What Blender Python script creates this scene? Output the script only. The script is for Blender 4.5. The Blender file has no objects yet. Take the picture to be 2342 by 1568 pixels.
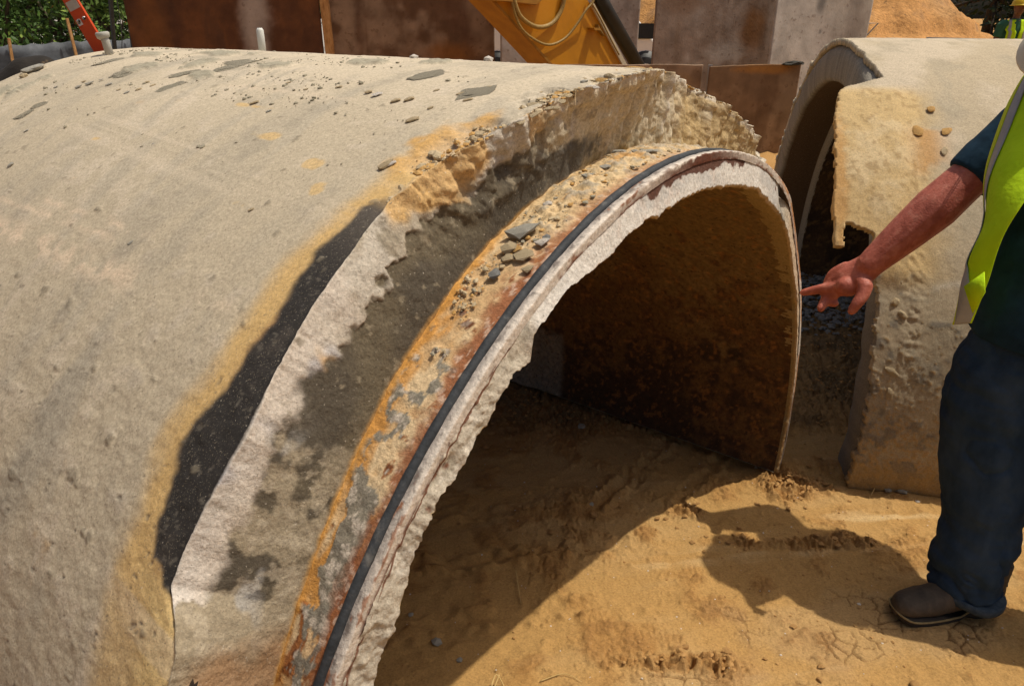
import bpy, bmesh, math, random
import numpy as np
from mathutils import Vector, Matrix, Euler
rnd = random.Random(7); rng = np.random.default_rng(11)
sc = bpy.context.scene; COL = sc.collection
R_ = math.radians

# ------------------------------------------------------------------ camera, sky, sun, exposure
CAM_H = 1.65; PITCH = 0.423; FPX = 1655.0          # focal length in units of a 2342 px wide frame
cd = bpy.data.cameras.new('camera'); cam = bpy.data.objects.new('camera', cd); COL.objects.link(cam)
cam.location = (0, 0, CAM_H); cam.rotation_euler = (math.pi/2-PITCH, 0, 0)
cd.sensor_width = 36; cd.sensor_fit = 'HORIZONTAL'; cd.lens = 36*FPX/2342; cd.clip_end = 2000; cd.clip_start = 0.05
sc.camera = cam
SHX, SHY = -0.42, -0.05                             # shadow shift per metre of height
sun_to = Vector((-SHX, -SHY, 1)).normalized()
w = bpy.data.worlds.new('World'); sc.world = w; w.use_nodes = True
nt = w.node_tree; sky = nt.nodes.new('ShaderNodeTexSky'); sky.sky_type = 'NISHITA'; sky.sun_disc = False
sky.sun_elevation = math.asin(sun_to.z); sky.sun_rotation = math.atan2(sun_to.x, sun_to.y)
sky.dust_density = 7.0; sky.air_density = 1.0; sky.ozone_density = 1.0
bg = nt.nodes['Background']; bg.inputs['Strength'].default_value = 0.085
nt.links.new(sky.outputs[0], bg.inputs[0])
sd = bpy.data.lights.new('sun', 'SUN'); sun = bpy.data.objects.new('sun', sd); COL.objects.link(sun)
sd.energy = 3.6; sd.angle = R_(0.6); sd.color = (1.0, 0.93, 0.80)
sun.rotation_euler = (-sun_to).to_track_quat('-Z', 'Y').to_euler(); sun.location = (3, 0, 8)
vs = sc.view_settings; vs.view_transform = 'Standard'; vs.look = 'None'; vs.gamma = 1; vs.exposure = 0.0
vs.use_curve_mapping = False

# ------------------------------------------------------------------ numeric helpers
_T = rng.random((64, 64, 64)).astype(np.float32)
def vn(p, seed=0):
    p = np.asarray(p, np.float32) + np.float32(seed*17.31)
    i = np.floor(p).astype(np.int32); f = p-i; f = f*f*(3-2*f); i &= 63; j = (i+1) & 63
    x0, y0, z0 = i[..., 0], i[..., 1], i[..., 2]; x1, y1, z1 = j[..., 0], j[..., 1], j[..., 2]
    fx, fy, fz = f[..., 0], f[..., 1], f[..., 2]
    a = _T[x0, y0, z0]*(1-fx)+_T[x1, y0, z0]*fx; b = _T[x0, y1, z0]*(1-fx)+_T[x1, y1, z0]*fx
    c = _T[x0, y0, z1]*(1-fx)+_T[x1, y0, z1]*fx; d = _T[x0, y1, z1]*(1-fx)+_T[x1, y1, z1]*fx
    return ((a*(1-fy)+b*fy)*(1-fz)+(c*(1-fy)+d*fy)*fz)*2-1
_RM = np.array([[.36, .48, -.8], [-.8, .6, 0], [.48, .64, .6]], np.float32)
def fbm(p, sc_=1.0, octv=4, seed=0, gain=0.5):
    p = np.asarray(p, np.float32)*sc_; s = 0; a = 1; t = 0
    for k in range(octv):
        s = s+a*vn(p, seed+k*3); t += a; a *= gain; p = (p*2.03)@_RM
    return s/t*1.6
def sm(x, a, b): x = np.clip((x-a)/(b-a), 0, 1); return x*x*(3-2*x)
def mixc(c, col, m): return c*(1-m[..., None])+np.asarray(col, np.float32)*m[..., None]
def P3(*a): return np.stack(np.broadcast_arrays(*a), -1)

CP, SP = math.cos(PITCH), math.sin(PITCH)
def at(px, py, depth):                              # point seen at frame px, py (2342 wide) at a distance along the lens axis
    x = (px-1171)/FPX; y = -(py-784)/FPX
    return Vector((x*depth, (CP+y*SP)*depth, CAM_H+(-SP+y*CP)*depth))
def at_y(px, py, Y):
    v = at(px, py, 1); return at(px, py, Y/v.y)
def at_z(px, py, z=0.0):
    v = at(px, py, 1); return at(px, py, (z-CAM_H)/(v.z-CAM_H))

# ------------------------------------------------------------------ object helpers
def tag(o, label=None, cat=None, group=None, kind=None):
    if label: o['label'] = label
    if cat: o['category'] = cat
    if group: o['group'] = group
    if kind: o['kind'] = kind
    return o
def empty(name, loc, label=None, cat=None, group=None, rz=0):
    o = bpy.data.objects.new(name, None); COL.objects.link(o); o.location = loc; o.rotation_euler.z = rz
    o.empty_display_size = .1
    return tag(o, label, cat, group)
def link(name, me, mat=None, parent=None):
    o = bpy.data.objects.new(name, me); COL.objects.link(o)
    if mat and not me.materials: me.materials.append(mat)
    if parent: o.parent = parent
    return o
def rootloc(parent):
    v = Vector((0, 0, 0)); q = parent
    while q is not None: v = v+q.location; q = q.parent
    return v
def mesh(name, V, F, mat=None, parent=None, col=None, smooth=True):     # V in world coordinates
    V = np.asarray(V, np.float64).reshape(-1, 3)
    if parent is not None: V = V-np.array(rootloc(parent))
    me = bpy.data.meshes.new(name); F = list(F) if not isinstance(F, np.ndarray) else F
    if isinstance(F, np.ndarray):
        n = F.shape[1]; me.vertices.add(len(V)); me.vertices.foreach_set('co', V.astype(np.float32).ravel())
        me.loops.add(F.size); me.loops.foreach_set('vertex_index', F.astype(np.int32).ravel())
        me.polygons.add(len(F)); me.polygons.foreach_set('loop_start', np.arange(0, F.size, n, dtype=np.int32))
        me.polygons.foreach_set('loop_total', np.full(len(F), n, np.int32)); me.update(calc_edges=True)
    else:
        me.from_pydata([tuple(v) for v in V], [], F)
    if col is not None:
        c = np.ones((len(V), 4), np.float32); c[:, :3] = np.asarray(col).reshape(-1, 3)
        at_ = me.attributes.new('col', 'FLOAT_COLOR', 'POINT'); at_.data.foreach_set('color', c.ravel())
    me.polygons.foreach_set('use_smooth', np.full(len(me.polygons), smooth)); me.validate()
    return link(name, me, mat, parent)
def gridF(nu, nv, closed=False):
    i = np.arange(nu*nv).reshape(nu, nv)
    if closed: i = np.vstack([i, i[:1]])
    return np.stack([i[:-1, :-1], i[1:, :-1], i[1:, 1:], i[:-1, 1:]], -1).reshape(-1, 4)
class MB:                                            # collects pieces that become ONE mesh
    def __init__(s): s.V = []; s.F = []
    def add(s, V, F):
        b = len(s.V); s.V += [tuple(v) for v in V]; s.F += [tuple(b+i for i in f) for f in F]; return s
    def box(s, c, d, rot=None, bev=0.0):
        bm = bmesh.new(); bmesh.ops.create_cube(bm, size=1)
        for v in bm.verts: v.co = Vector((v.co.x*d[0], v.co.y*d[1], v.co.z*d[2]))
        if bev: bmesh.ops.bevel(bm, geom=bm.edges[:], offset=bev, segments=2, affect='EDGES')
        M = rot.to_matrix() if isinstance(rot, Euler) else (rot or Matrix.Identity(3))
        V = [M @ v.co+Vector(c) for v in bm.verts]; bm.verts.index_update()
        s.add(V, [[v.index for v in f.verts] for f in bm.faces]); bm.free(); return s
    def tube(s, pts, rad, n=10, caps=True, squash=None):
        pts = [Vector(p) for p in pts]; rad = rad if hasattr(rad, '__len__') else [rad]*len(pts)
        V = []; F = []; up = None
        for k, p in enumerate(pts):
            t = (pts[min(k+1, len(pts)-1)]-pts[max(k-1, 0)]).normalized()
            if up is None:
                up = Vector((0, 0, 1)) if abs(t.z) < .9 else Vector((1, 0, 0))
                if squash: up = Vector(squash[0])
            a = t.cross(up).normalized(); up = a.cross(t).normalized()
            q = squash[1] if squash else 1
            for i in range(n):
                th = 2*math.pi*i/n; V.append(p+a*math.cos(th)*rad[k]+up*math.sin(th)*rad[k]*q)
        m = len(pts)
        for k in range(m-1):
            for i in range(n):
                j = (i+1) % n; F.append((k*n+i, k*n+j, (k+1)*n+j, (k+1)*n+i))
        if caps: F.append(tuple(range(n-1, -1, -1))); F.append(tuple((m-1)*n+i for i in range(n)))
        return s.add(V, F)
    def loft(s, rings, caps=True):                   # rings: list of lists of points
        n = len(rings[0]); V = [p for r in rings for p in r]; F = []
        for k in range(len(rings)-1):
            for i in range(n):
                j = (i+1) % n; F.append((k*n+i, k*n+j, (k+1)*n+j, (k+1)*n+i))
        if caps: F.append(tuple(range(n-1, -1, -1))); F.append(tuple((len(rings)-1)*n+i for i in range(n)))
        return s.add(V, F)
    def ball(s, c, r, sub=2):
        bm = bmesh.new(); bmesh.ops.create_icosphere(bm, subdivisions=sub, radius=1)
        r = r if hasattr(r, '__len__') else (r, r, r)
        bm.verts.index_update(); s.add([Vector((v.co.x*r[0], v.co.y*r[1], v.co.z*r[2]))+Vector(c) for v in bm.verts], [[v.index for v in f.verts] for f in bm.faces]); bm.free(); return s
    def build(s, name, mat, parent=None, smooth=False, col=None): return mesh(name, s.V, s.F, mat, parent, col, smooth)
    def remesh(s, name, mat, parent=None, vox=.006, smooth=4, disp=None, colf=None):
        o = mesh('tmp', s.V, s.F); m = o.modifiers.new('r', 'REMESH'); m.mode = 'VOXEL'; m.voxel_size = vox
        if smooth: q = o.modifiers.new('s', 'SMOOTH'); q.iterations = smooth; q.factor = .5
        dg = bpy.context.evaluated_depsgraph_get(); me = bpy.data.meshes.new_from_object(o.evaluated_get(dg))
        old = o.data; bpy.data.objects.remove(o); bpy.data.meshes.remove(old)
        n = len(me.vertices); V = np.empty(n*3, np.float32); me.vertices.foreach_get('co', V); V = V.reshape(-1, 3)
        if disp is not None:
            N = np.empty(n*3, np.float32); me.vertices.foreach_get('normal', N); V = V+N.reshape(-1, 3)*disp(V)[:, None]
        if colf is not None:
            c = np.ones((n, 4), np.float32); c[:, :3] = colf(V); a = me.attributes.new('col', 'FLOAT_COLOR', 'POINT'); a.data.foreach_set('color', c.ravel())
        if parent is not None: V = V-np.array(rootloc(parent), np.float32)
        me.vertices.foreach_set('co', V.astype(np.float32).ravel()); me.polygons.foreach_set('use_smooth', np.ones(len(me.polygons), bool)); me.update(); me.name = name
        return link(name, me, mat, parent)
def interp_path(pts, n):
    pts = [Vector(p) for p in pts]; out = []
    for k in range(n):
        t = k/(n-1)*(len(pts)-1); i = min(int(t), len(pts)-2); f = t-i
        p0 = pts[max(i-1, 0)]; p1 = pts[i]; p2 = pts[i+1]; p3 = pts[min(i+2, len(pts)-1)]
        out.append(.5*((2*p1)+(p2-p0)*f+(2*p0-5*p1+4*p2-p3)*f*f+(3*p1-p0-3*p2+p3)*f**3))
    return out

# ------------------------------------------------------------------ materials
def _mat(name):
    m = bpy.data.materials.new(name); m.use_nodes = True; n = m.node_tree
    return m, n, n.nodes['Principled BSDF'], lambda t: n.nodes.new('ShaderNode'+t), n.links.new
def vmat(name, grain=(60, .25), bump=((45, .004), (190, .0015)), rough=.92, speck=None, spec=.25, contrast=None, metallic=0):
    """colour comes from the mesh's own pigment attribute, grain and relief from noise"""
    m, n, b, N, L = _mat(name); b.inputs['Roughness'].default_value = rough; b.inputs['Specular IOR Level'].default_value = spec
    b.inputs['Metallic'].default_value = metallic
    a = N('Attribute'); a.attribute_name = 'col'; tc = N('TexCoord'); out = a.outputs['Color']
    t = N('TexNoise'); t.inputs['Scale'].default_value = grain[0]; t.inputs['Detail'].default_value = 6; t.inputs['Roughness'].default_value = .7
    L(tc.outputs['Object'], t.inputs['Vector'])
    mr = N('MapRange'); mr.inputs[1].default_value = .3; mr.inputs[2].default_value = .7; mr.inputs[3].default_value = 1-grain[1]; mr.inputs[4].default_value = 1+grain[1]
    L(t.outputs['Fac'], mr.inputs[0])
    mx = N('MixRGB'); mx.blend_type = 'MULTIPLY'; mx.inputs[0].default_value = 1; L(out, mx.inputs[1]); L(mr.outputs[0], mx.inputs[2]); out = mx.outputs[0]
    for sp in (speck or []):                         # (scale, threshold, colour, amount)
        v = N('TexNoise'); v.inputs['Scale'].default_value = sp[0]; v.inputs['Detail'].default_value = 3; L(tc.outputs['Object'], v.inputs['Vector'])
        q = N('MapRange'); q.inputs[1].default_value = sp[1]; q.inputs[2].default_value = sp[1]+.05; q.inputs[3].default_value = 0; q.inputs[4].default_value = sp[3]; L(v.outputs['Fac'], q.inputs[0])
        k = N('MixRGB'); L(q.outputs[0], k.inputs[0]); L(out, k.inputs[1]); k.inputs[2].default_value = (*sp[2], 1); out = k.outputs[0]
    L(out, b.inputs['Base Color']); nrm = None
    for s_, d in bump:
        t = N('TexNoise'); t.inputs['Scale'].default_value = s_; t.inputs['Detail'].default_value = 5; t.inputs['Roughness'].default_value = .65; L(tc.outputs['Object'], t.inputs['Vector'])
        bp = N('Bump'); bp.inputs['Distance'].default_value = d; bp.inputs['Strength'].default_value = 1; L(t.outputs['Fac'], bp.inputs['Height'])
        if nrm: L(nrm, bp.inputs['Normal'])
        nrm = bp.outputs[0]
    if nrm: L(nrm, b.inputs['Normal'])
    return m
def nmat(name, cols, scale=8, rough=.7, bump=.002, bscale=80, stretch=(1, 1, 1), metallic=0, spec=.4, pos=None, detail=8, coat=0):
    """noise-driven ramp of pigments"""
    m, n, b, N, L = _mat(name); b.inputs['Roughness'].default_value = rough; b.inputs['Metallic'].default_value = metallic; b.inputs['Specular IOR Level'].default_value = spec
    if coat: b.inputs['Coat Weight'].default_value = coat
    tc = N('TexCoord'); mp = N('Mapping'); mp.inputs['Scale'].default_value = stretch; L(tc.outputs['Object'], mp.inputs['Vector'])
    t = N('TexNoise'); t.inputs['Scale'].default_value = scale; t.inputs['Detail'].default_value = detail; t.inputs['Roughness'].default_value = .65; L(mp.outputs[0], t.inputs['Vector'])
    r = N('ValToRGB'); e = r.color_ramp.elements
    pos = pos or [.3+.4*i/max(1, len(cols)-1) for i in range(len(cols))]
    while len(e) < len(cols): e.new(.5)
    for i, c in enumerate(cols): e[i].position = pos[i]; e[i].color = (*c, 1)
    L(t.outputs['Fac'], r.inputs[0]); L(r.outputs[0], b.inputs['Base Color'])
    if bump:
        t2 = N('TexNoise'); t2.inputs['Scale'].default_value = bscale; t2.inputs['Detail'].default_value = 4; L(tc.outputs['Object'], t2.inputs['Vector'])
        bp = N('Bump'); bp.inputs['Distance'].default_value = bump; L(t2.outputs['Fac'], bp.inputs['Height']); L(bp.outputs[0], b.inputs['Normal'])
    return m

# colours (pigments)
C_CONC = (.445, .375, .268); C_PALE = (.56, .475, .36); C_GREYC = (.355, .31, .235); C_OCHRE = (.56, .36, .13); C_ORANGE = (.50, .27, .07)
C_BLACK = (.028, .025, .023); C_DARKM = (.085, .070, .050); C_WHITE = (.58, .52, .44); C_RUST = (.25, .085, .025); C_RUSTD = (.10, .028, .012)
M_CONC = vmat('weathered_concrete', (150, .24), ((28, .0011), (190, .0010)), .95, [(240, .64, (.17, .14, .10), .6), (420, .62, (.22, .19, .14), .5), (300, .68, (.62, .55, .44), .5)])
M_FACE = vmat('broken_mortar', (170, .32), ((35, .003), (150, .0018)), .95, [(260, .64, (.12, .10, .07), .5), (200, .68, (.62, .55, .45), .5)])
M_RUST = vmat('rusty_steel', (110, .3), ((60, .003), (220, .0016)), .85)
M_LIN = vmat('stained_lining', (55, .45), ((40, .004), (120, .0025)), .85, [(75, .62, (.035, .018, .009), .7), (120, .66, (.24, .13, .045), .55)])
M_RUBBER = nmat('black_rubber', [(.020, .023, .027), (.040, .044, .049), (.13, .125, .115)], 38, .75, .0012, 160, pos=[.38, .58, .74])

# ------------------------------------------------------------------ the near pipe
PA = 0.915; PC = np.array([.212, .904, .13])*1.65; R1 = 1.188; RO = 1.338
PAX = np.array([-math.sin(PA), math.cos(PA), 0]); PU = np.array([math.cos(PA), math.sin(PA), 0]); PZ = np.array([0, 0, 1.])
def cyl(C, U, AX, th, r, s):
    return np.asarray(C)+(r*np.cos(th))[..., None]*U+(r*np.sin(th))[..., None]*PZ+np.asarray(s)[..., None]*AX
def near(th_deg, r, s): return Vector(cyl(PC, PU, PAX, np.radians(np.float64(th_deg)), np.float64(r), np.float64(s)))
def fn(pts):
    a = np.array(pts); return lambda x: np.interp(x, a[:, 0], a[:, 1])
foot = fn([(-10, .13), (62, .145), (90, .15), (100.7, .135), (107, .138), (121, .124), (128, .118), (135, .103), (147, .082), (150, .078), (190, .075)])
edge = fn([(-10, .125), (50, .127), (62, .126), (66, .142), (70, .165), (74, .180), (78, .172), (82, .148), (86, .118), (90, .10), (93, .088), (97, .095), (100, .111), (106, .124), (111, .15), (115, .183), (118.4, .19),
           (123, .177), (127, .173), (131, .161), (136, .15), (140, .155), (144.8, .152), (146.2, .118), (147.6, .095), (150, .088), (190, .086)])
blk = fn([(100, 0), (117, .17), (118, .205), (119.4, .228), (124, .242), (129, .236), (133.5, .239), (137.6, .26), (142.3, .237), (144.2, .212), (145.6, .15), (150, 0)])
def dens(*segs):
    out = [np.arange(a, b, d) for a, b, d in segs]; return np.concatenate(out)
pipe1 = empty('pipe_section', tuple(PC*[1, 1, 0]), 'nearer half pipe of broken concrete whose rusty end rim the man is pointing at', 'concrete pipe')
L1 = 2.10
# --- outer coating with its broken shoulder
thd = dens((-9.0, 50, .6), (50, 112, .2), (112, 166, .13), (166, 189.1, .5)); NT = len(thd)
cs = 70; co = dens((.004, .30, .004), (.30, .9, .0065), (.9, 1.96, .011)); co = np.concatenate([co, [1.96]])
th = np.radians(thd)[:, None]
fo, ed = foot(thd)[:, None], edge(thd)[:, None]
jag = fbm(P3(thd[:, None]*.55, 0*thd[:, None], 3), 1, 4, 5)*.014+fbm(P3(thd[:, None]*2.2, 0*thd[:, None], 9), 1, 3, 6)*.006
ed0 = ed; ed = ed+(jag*np.where(thd > 117, .10, np.where(thd > 101, .30, 1.25))[:, None]+fbm(P3(thd[:, None]*5, 0*thd[:, None], 4), 1, 3, 7)*np.where(thd > 117, .0008, np.where(thd < 82, .0014, .0030))[:, None])
v = np.linspace(0, 1, cs)[None, :]
T1 = thd[:, None]+0*v
qn = P3(T1*.0234, v*.15+0*T1, 0*T1)                 # metres round, metres out
striate = fbm(P3(T1*.0234*34, v*.5+0*T1, 1+0*T1), 1, 4, 8)
n2_ = fbm(qn, 60, 4, 39); topz = 1-sm(T1, 100, 109)                            # the crown, where the break is fresh and steep
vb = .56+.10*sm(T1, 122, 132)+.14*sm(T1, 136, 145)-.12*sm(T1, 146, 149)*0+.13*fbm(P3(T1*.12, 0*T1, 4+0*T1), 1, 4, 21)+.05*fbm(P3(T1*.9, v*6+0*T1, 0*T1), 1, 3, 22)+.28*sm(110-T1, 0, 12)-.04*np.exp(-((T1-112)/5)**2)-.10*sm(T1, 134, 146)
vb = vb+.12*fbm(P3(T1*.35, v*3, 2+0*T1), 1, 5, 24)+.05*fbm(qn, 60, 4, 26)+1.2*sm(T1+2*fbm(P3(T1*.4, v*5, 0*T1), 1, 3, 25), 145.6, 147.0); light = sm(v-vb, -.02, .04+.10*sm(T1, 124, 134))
rough_s = (fbm(qn, 9, 4, 2)*.006+fbm(qn, 40, 4, 3)*.0022)*(.55+.45*topz)
rsh = R1-.02+v*(RO-R1+.02)
bulge = np.sin(v*np.pi)*.02
ssh = fo+(ed0-fo)*v**1.3+(ed-ed0)*(v**5*(1-.4*topz)+.4*topz*v)-light*.0065*(1-.75*sm(T1, 126, 133))*(1-sm(v, .8, 1))*(.4+.6*sm(fbm(qn, 5, 3, 19), -.3, .4))+rough_s*sm(v, 0, .06)*(1-.8*sm(v, .93, 1)*(1-topz))+(1-sm(T1, 93, 100))*(striate*.013+.005*n2_)*sm(v, .05, .2)
lump = np.clip(fbm(qn, 9, 3, 44), 0, 1)*sm(v, .55, .8)
ssh = ssh-lump*.009*(1-topz)+(fbm(qn, 22, 5, 45)*.014+fbm(qn, 60, 3, 48)*.005)*np.exp(-((T1-109)/9)**2)*sm(v, .2, .5)
SH = cyl(PC, PU, PAX, th+0*v, rsh, ssh)
# pigments of the shoulder
n1 = fbm(qn, 16, 5, 30); n2 = fbm(qn, 45, 4, 31); n3 = fbm(qn, 7, 4, 33)
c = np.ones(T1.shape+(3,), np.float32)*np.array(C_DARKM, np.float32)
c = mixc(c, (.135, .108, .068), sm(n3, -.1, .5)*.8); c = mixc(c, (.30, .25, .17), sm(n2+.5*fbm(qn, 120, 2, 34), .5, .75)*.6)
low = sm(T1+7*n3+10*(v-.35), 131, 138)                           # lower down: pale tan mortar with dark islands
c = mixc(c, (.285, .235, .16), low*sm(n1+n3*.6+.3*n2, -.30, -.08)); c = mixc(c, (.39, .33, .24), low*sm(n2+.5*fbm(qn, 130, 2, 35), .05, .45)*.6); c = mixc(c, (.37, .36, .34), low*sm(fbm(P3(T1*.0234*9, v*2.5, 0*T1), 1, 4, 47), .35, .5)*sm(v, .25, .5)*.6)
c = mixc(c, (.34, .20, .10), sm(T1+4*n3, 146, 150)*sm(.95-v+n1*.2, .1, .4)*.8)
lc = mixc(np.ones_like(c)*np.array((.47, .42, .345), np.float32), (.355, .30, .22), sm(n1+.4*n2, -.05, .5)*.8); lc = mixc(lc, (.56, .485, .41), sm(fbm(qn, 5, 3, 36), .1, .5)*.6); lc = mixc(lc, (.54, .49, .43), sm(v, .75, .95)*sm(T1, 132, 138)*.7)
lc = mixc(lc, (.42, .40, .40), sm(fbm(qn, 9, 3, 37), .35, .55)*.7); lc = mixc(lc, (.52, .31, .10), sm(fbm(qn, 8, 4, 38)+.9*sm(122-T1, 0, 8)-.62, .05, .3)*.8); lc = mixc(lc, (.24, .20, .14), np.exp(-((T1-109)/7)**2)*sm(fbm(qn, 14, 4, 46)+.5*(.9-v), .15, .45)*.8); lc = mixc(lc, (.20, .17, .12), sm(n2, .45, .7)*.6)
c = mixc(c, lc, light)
tz = mixc(np.ones_like(c)*np.array((.50, .42, .29), np.float32), (.32, .25, .155), sm(striate, .1, .6)); tz = mixc(tz, (.50, .44, .36), sm(-striate+n2*.4, .3, .65)); tz = mixc(tz, (.16, .12, .07), sm(n2+.4*n1, .3, .7)*.6); tz = mixc(tz, (.50, .42, .29), sm(n2_, .25, .6)*.5); tz = mixc(tz, (.42, .29, .125), sm(78-T1+8*n1, 0, 8)*.75)
tz = mixc(tz, (.10, .085, .06), sm(striate*.6+n1, .55, .75)*sm(T1, 84, 90)); tz = mixc(tz, (.17, .12, .045), (1-sm(v, .02, .22))*sm(n1, -.3, .3))
hi = mixc(np.ones_like(c)*np.array((.55, .48, .38), np.float32), (.40, .30, .17), sm(n1, 0, .4)); tz = mixc(tz, hi, sm(v+n1*.05, .88, .95))
dk = sm(T1+4*n1, 97, 101)*(1-sm(v+n1*.12+n2*.06, .42-.0*v, .52))
tz = mixc(tz, (.105, .09, .07), dk)
c = c*(1-topz[..., None])+tz*topz[..., None]
c = mixc(c, (.42, .25, .085), (1-sm(v+n2*.02, .03, .085))*(.9-.65*topz))     # ochre line at the foot
cSH = c
# --- outer surface
so = ed+(L1-ed)*(co[None, :]/1.96)
T2 = thd[:, None]+0*so; d_e = so-ed
qs = P3(T2*.0234, so, 0*T2)
g1 = fbm(qs, 2.2, 5, 50); g2 = fbm(P3(T2*.0234*2.0+so*2.2, so*9-T2*.05, 0*T2), 1, 5, 51); g3 = fbm(qs, 26, 4, 52); g4 = fbm(qs, 70, 3, 53)
lowr = sm(T2+5*g1, 120, 142)                          # rougher, greyer flank
c = np.ones(T2.shape+(3,), np.float32)*np.array(C_CONC, np.float32)
c = mixc(c, (.53, .45, .33), sm(110-T2+8*g1, -6, 14)*.8)
c = mixc(c, C_GREYC, sm(g2, -.05, .55)*(.45+.3*lowr)); c = mixc(c, (.22, .195, .15), sm(g3+.5*g2, .3, .8)*(.25+.45*lowr)); c = mixc(c, C_PALE, sm(g3*.7-g2*.3+g1*.5, .25, .7)*.5)
c = mixc(c, (.37, .325, .25), sm(fbm(P3(T2*.0234*4+so*5, so*14, 0*T2), 1, 5, 55), .3, .7)*.5)
for t0, hw, s0, s1, a in [(130.3, 1.0, .55, 2.1, 1.0), (126.5, .35, .62, 1.25, .7), (127.7, .4, .7, 1.35, .7), (129.5, .45, .28, .46, .6), (106.0, .35, .5, 1.1, .35)]:   # pale drag marks along the pipe
    c = mixc(c, (.60, .475, .34), np.exp(-((T2-t0+g3*.3+g1*.5)/hw)**2)*sm(so, s0, s0+.1)*(1-sm(so, s1-.15, s1))*a*sm(g3, -.5, .2))
bo = blk(thd)[:, None]+fbm(P3(T2*.22, so*6, 0*T2), 1, 5, 57)*.012+fbm(P3(T2*1.2, so*55, 0*T2), 1, 4, 58)*.004
band = np.maximum(blk(thd), fn([(100, .14), (112, .2), (118, .21), (145, .24), (149, .215), (158, .18), (175, .12)])(thd))[:, None]
yel = sm(so-ed, -.01, .004)*(1-sm(so-band+g2*.022+g3*.008, .008, .062))*sm(T2, 108, 116)*(1-.8*sm(T2, 158, 172))
c = mixc(c, C_OCHRE, yel*(.85-.25*sm(T2, 144, 150)))
yl = sm(T2+3*g1, 144.5, 146.5)*(1-sm(so-ed+g2*.015, .045, .10)); c = mixc(c, (.60, .43, .19), yl*.9)
och = np.exp(-((T2-111.5)/5.0)**2)*np.exp(-((so-ed-.055)/.075)**2)
c = mixc(c, (.52, .30, .09), sm(och+g1*.35+g3*.25, .35, .75)*.9); c = mixc(c, (.56, .43, .27), sm(och-.25*g3+g1*.3, .5, .9)*sm(g3, .0, .4)*.8)
scr = sm(fbm(P3(T2*.9+so*4, so*.8, 0*T2), 1, 4, 68), .45, .7)*sm(fbm(qs, 1.7, 3, 69), -.1, .3); c = mixc(c, (.56, .47, .35), scr*.4)
scd = sm(fbm(P3(T2*.12, so*26+T2*.2, 0*T2), 1, 5, 70), .35, .65)*sm(fbm(qs, 2.1, 3, 71), -.1, .4); c = mixc(c, (.30, .27, .215), scd*.45)
for t0, s0, a_, b_ in [(113.5, .62, .75, .05), (116, .42, .9, .03), (118.5, .36, .8, .022), (121.5, .5, .5, .02), (109.5, .8, .5, .07), (118, 1.15, .35, .02)]:
    c = mixc(c, (.56, .38, .16), sm(1-((T2-t0)/a_)**2-((so-s0)/b_)**2+g3*1.1+g1*.4, .2, .7)*.75)
inb = sm(bo-so+g3*.006+g2*.004, -.005, .010)*sm(T2, 117, 119.5)*(1-sm(T2+g3*.9+g1*1.2, 144.9, 145.5))
brn = sm(bo-so+g3*.01, -.016, .006)*sm(T2, 118, 121)*(1-sm(T2, 143, 146))
c = mixc(c, (.20, .085, .035), brn*.75*sm(g2+.6*g1, -.3, .3))
bl_c = mixc(np.ones_like(c)*np.array(C_BLACK, np.float32), (.06, .05, .042), sm(g1+g3*.5, .1, .7)*.8); bl_c = mixc(bl_c, (.16, .14, .11), sm(fbm(qs, 110, 2, 67), .7, .95)*.5); bl_c = mixc(bl_c, (.085, .065, .05), sm(bo-so, .016, .0)*.6)
bl_c = mixc(bl_c, (.12, .10, .08), (1-sm(T2, 119, 126))*.55)
c = mixc(c, bl_c, inb)
edge_l = (1-sm(so-ed, .0, .006)); c = mixc(c, (.50, .44, .36), edge_l*.7*(1-inb))
# grey mortar smears on the crown
sm_ = [(92, .62, 1.6, .05), (95, .80, 1.5, .055), (99, 1.05, 1.5, .05), (100, 1.35, 1.8, .05), (103, 1.55, 1.6, .07), (94, 1.45, 1.6, .12), (97, 1.75, 1.4, .08), (111, 1.88, 3.6, .03), (113.5, 1.95, 2.5, .04), (104, 1.2, 1.1, .06)]
smear = np.zeros_like(T2)
for t0, s0, a_, b_ in sm_: smear = np.maximum(smear, sm(1-((T2-t0)/a_)**2-((so-s0)/b_)**2+g3*.9+g4*.6, .0, .35))
c = mixc(c, (.295, .27, .20), smear*.85)
rO = RO+g1*.003+g3*.0009*(.4+lowr)+g4*.0006*(.3+lowr*1.4)+smear*.005*(1+.6*g4)-.006*(1-sm(d_e, 0, .02))*(.6+.5*g3)
chip = sm(fbm(qs, 11, 4, 60), .05, .35)*(1-sm(d_e+g3*.02, .015, .09))*sm(118-T2, 0, 8)
rO = rO-chip*.016; c = mixc(c, (.55, .47, .36), chip*.6)
pit = sm(g4*.8+g3*.4, .62, .8)*lowr; rO = rO-pit*.0022; c = mixc(c, (.16, .135, .10), pit*.6)
pit2 = sm(fbm(qs, 38, 2, 66), .85, .97); c = mixc(c, (.20, .17, .12), pit2*.6); rO = rO+pit2*.0016
OUT = cyl(PC, PU, PAX, th+0*so, rO, so); cOUT = c
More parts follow.
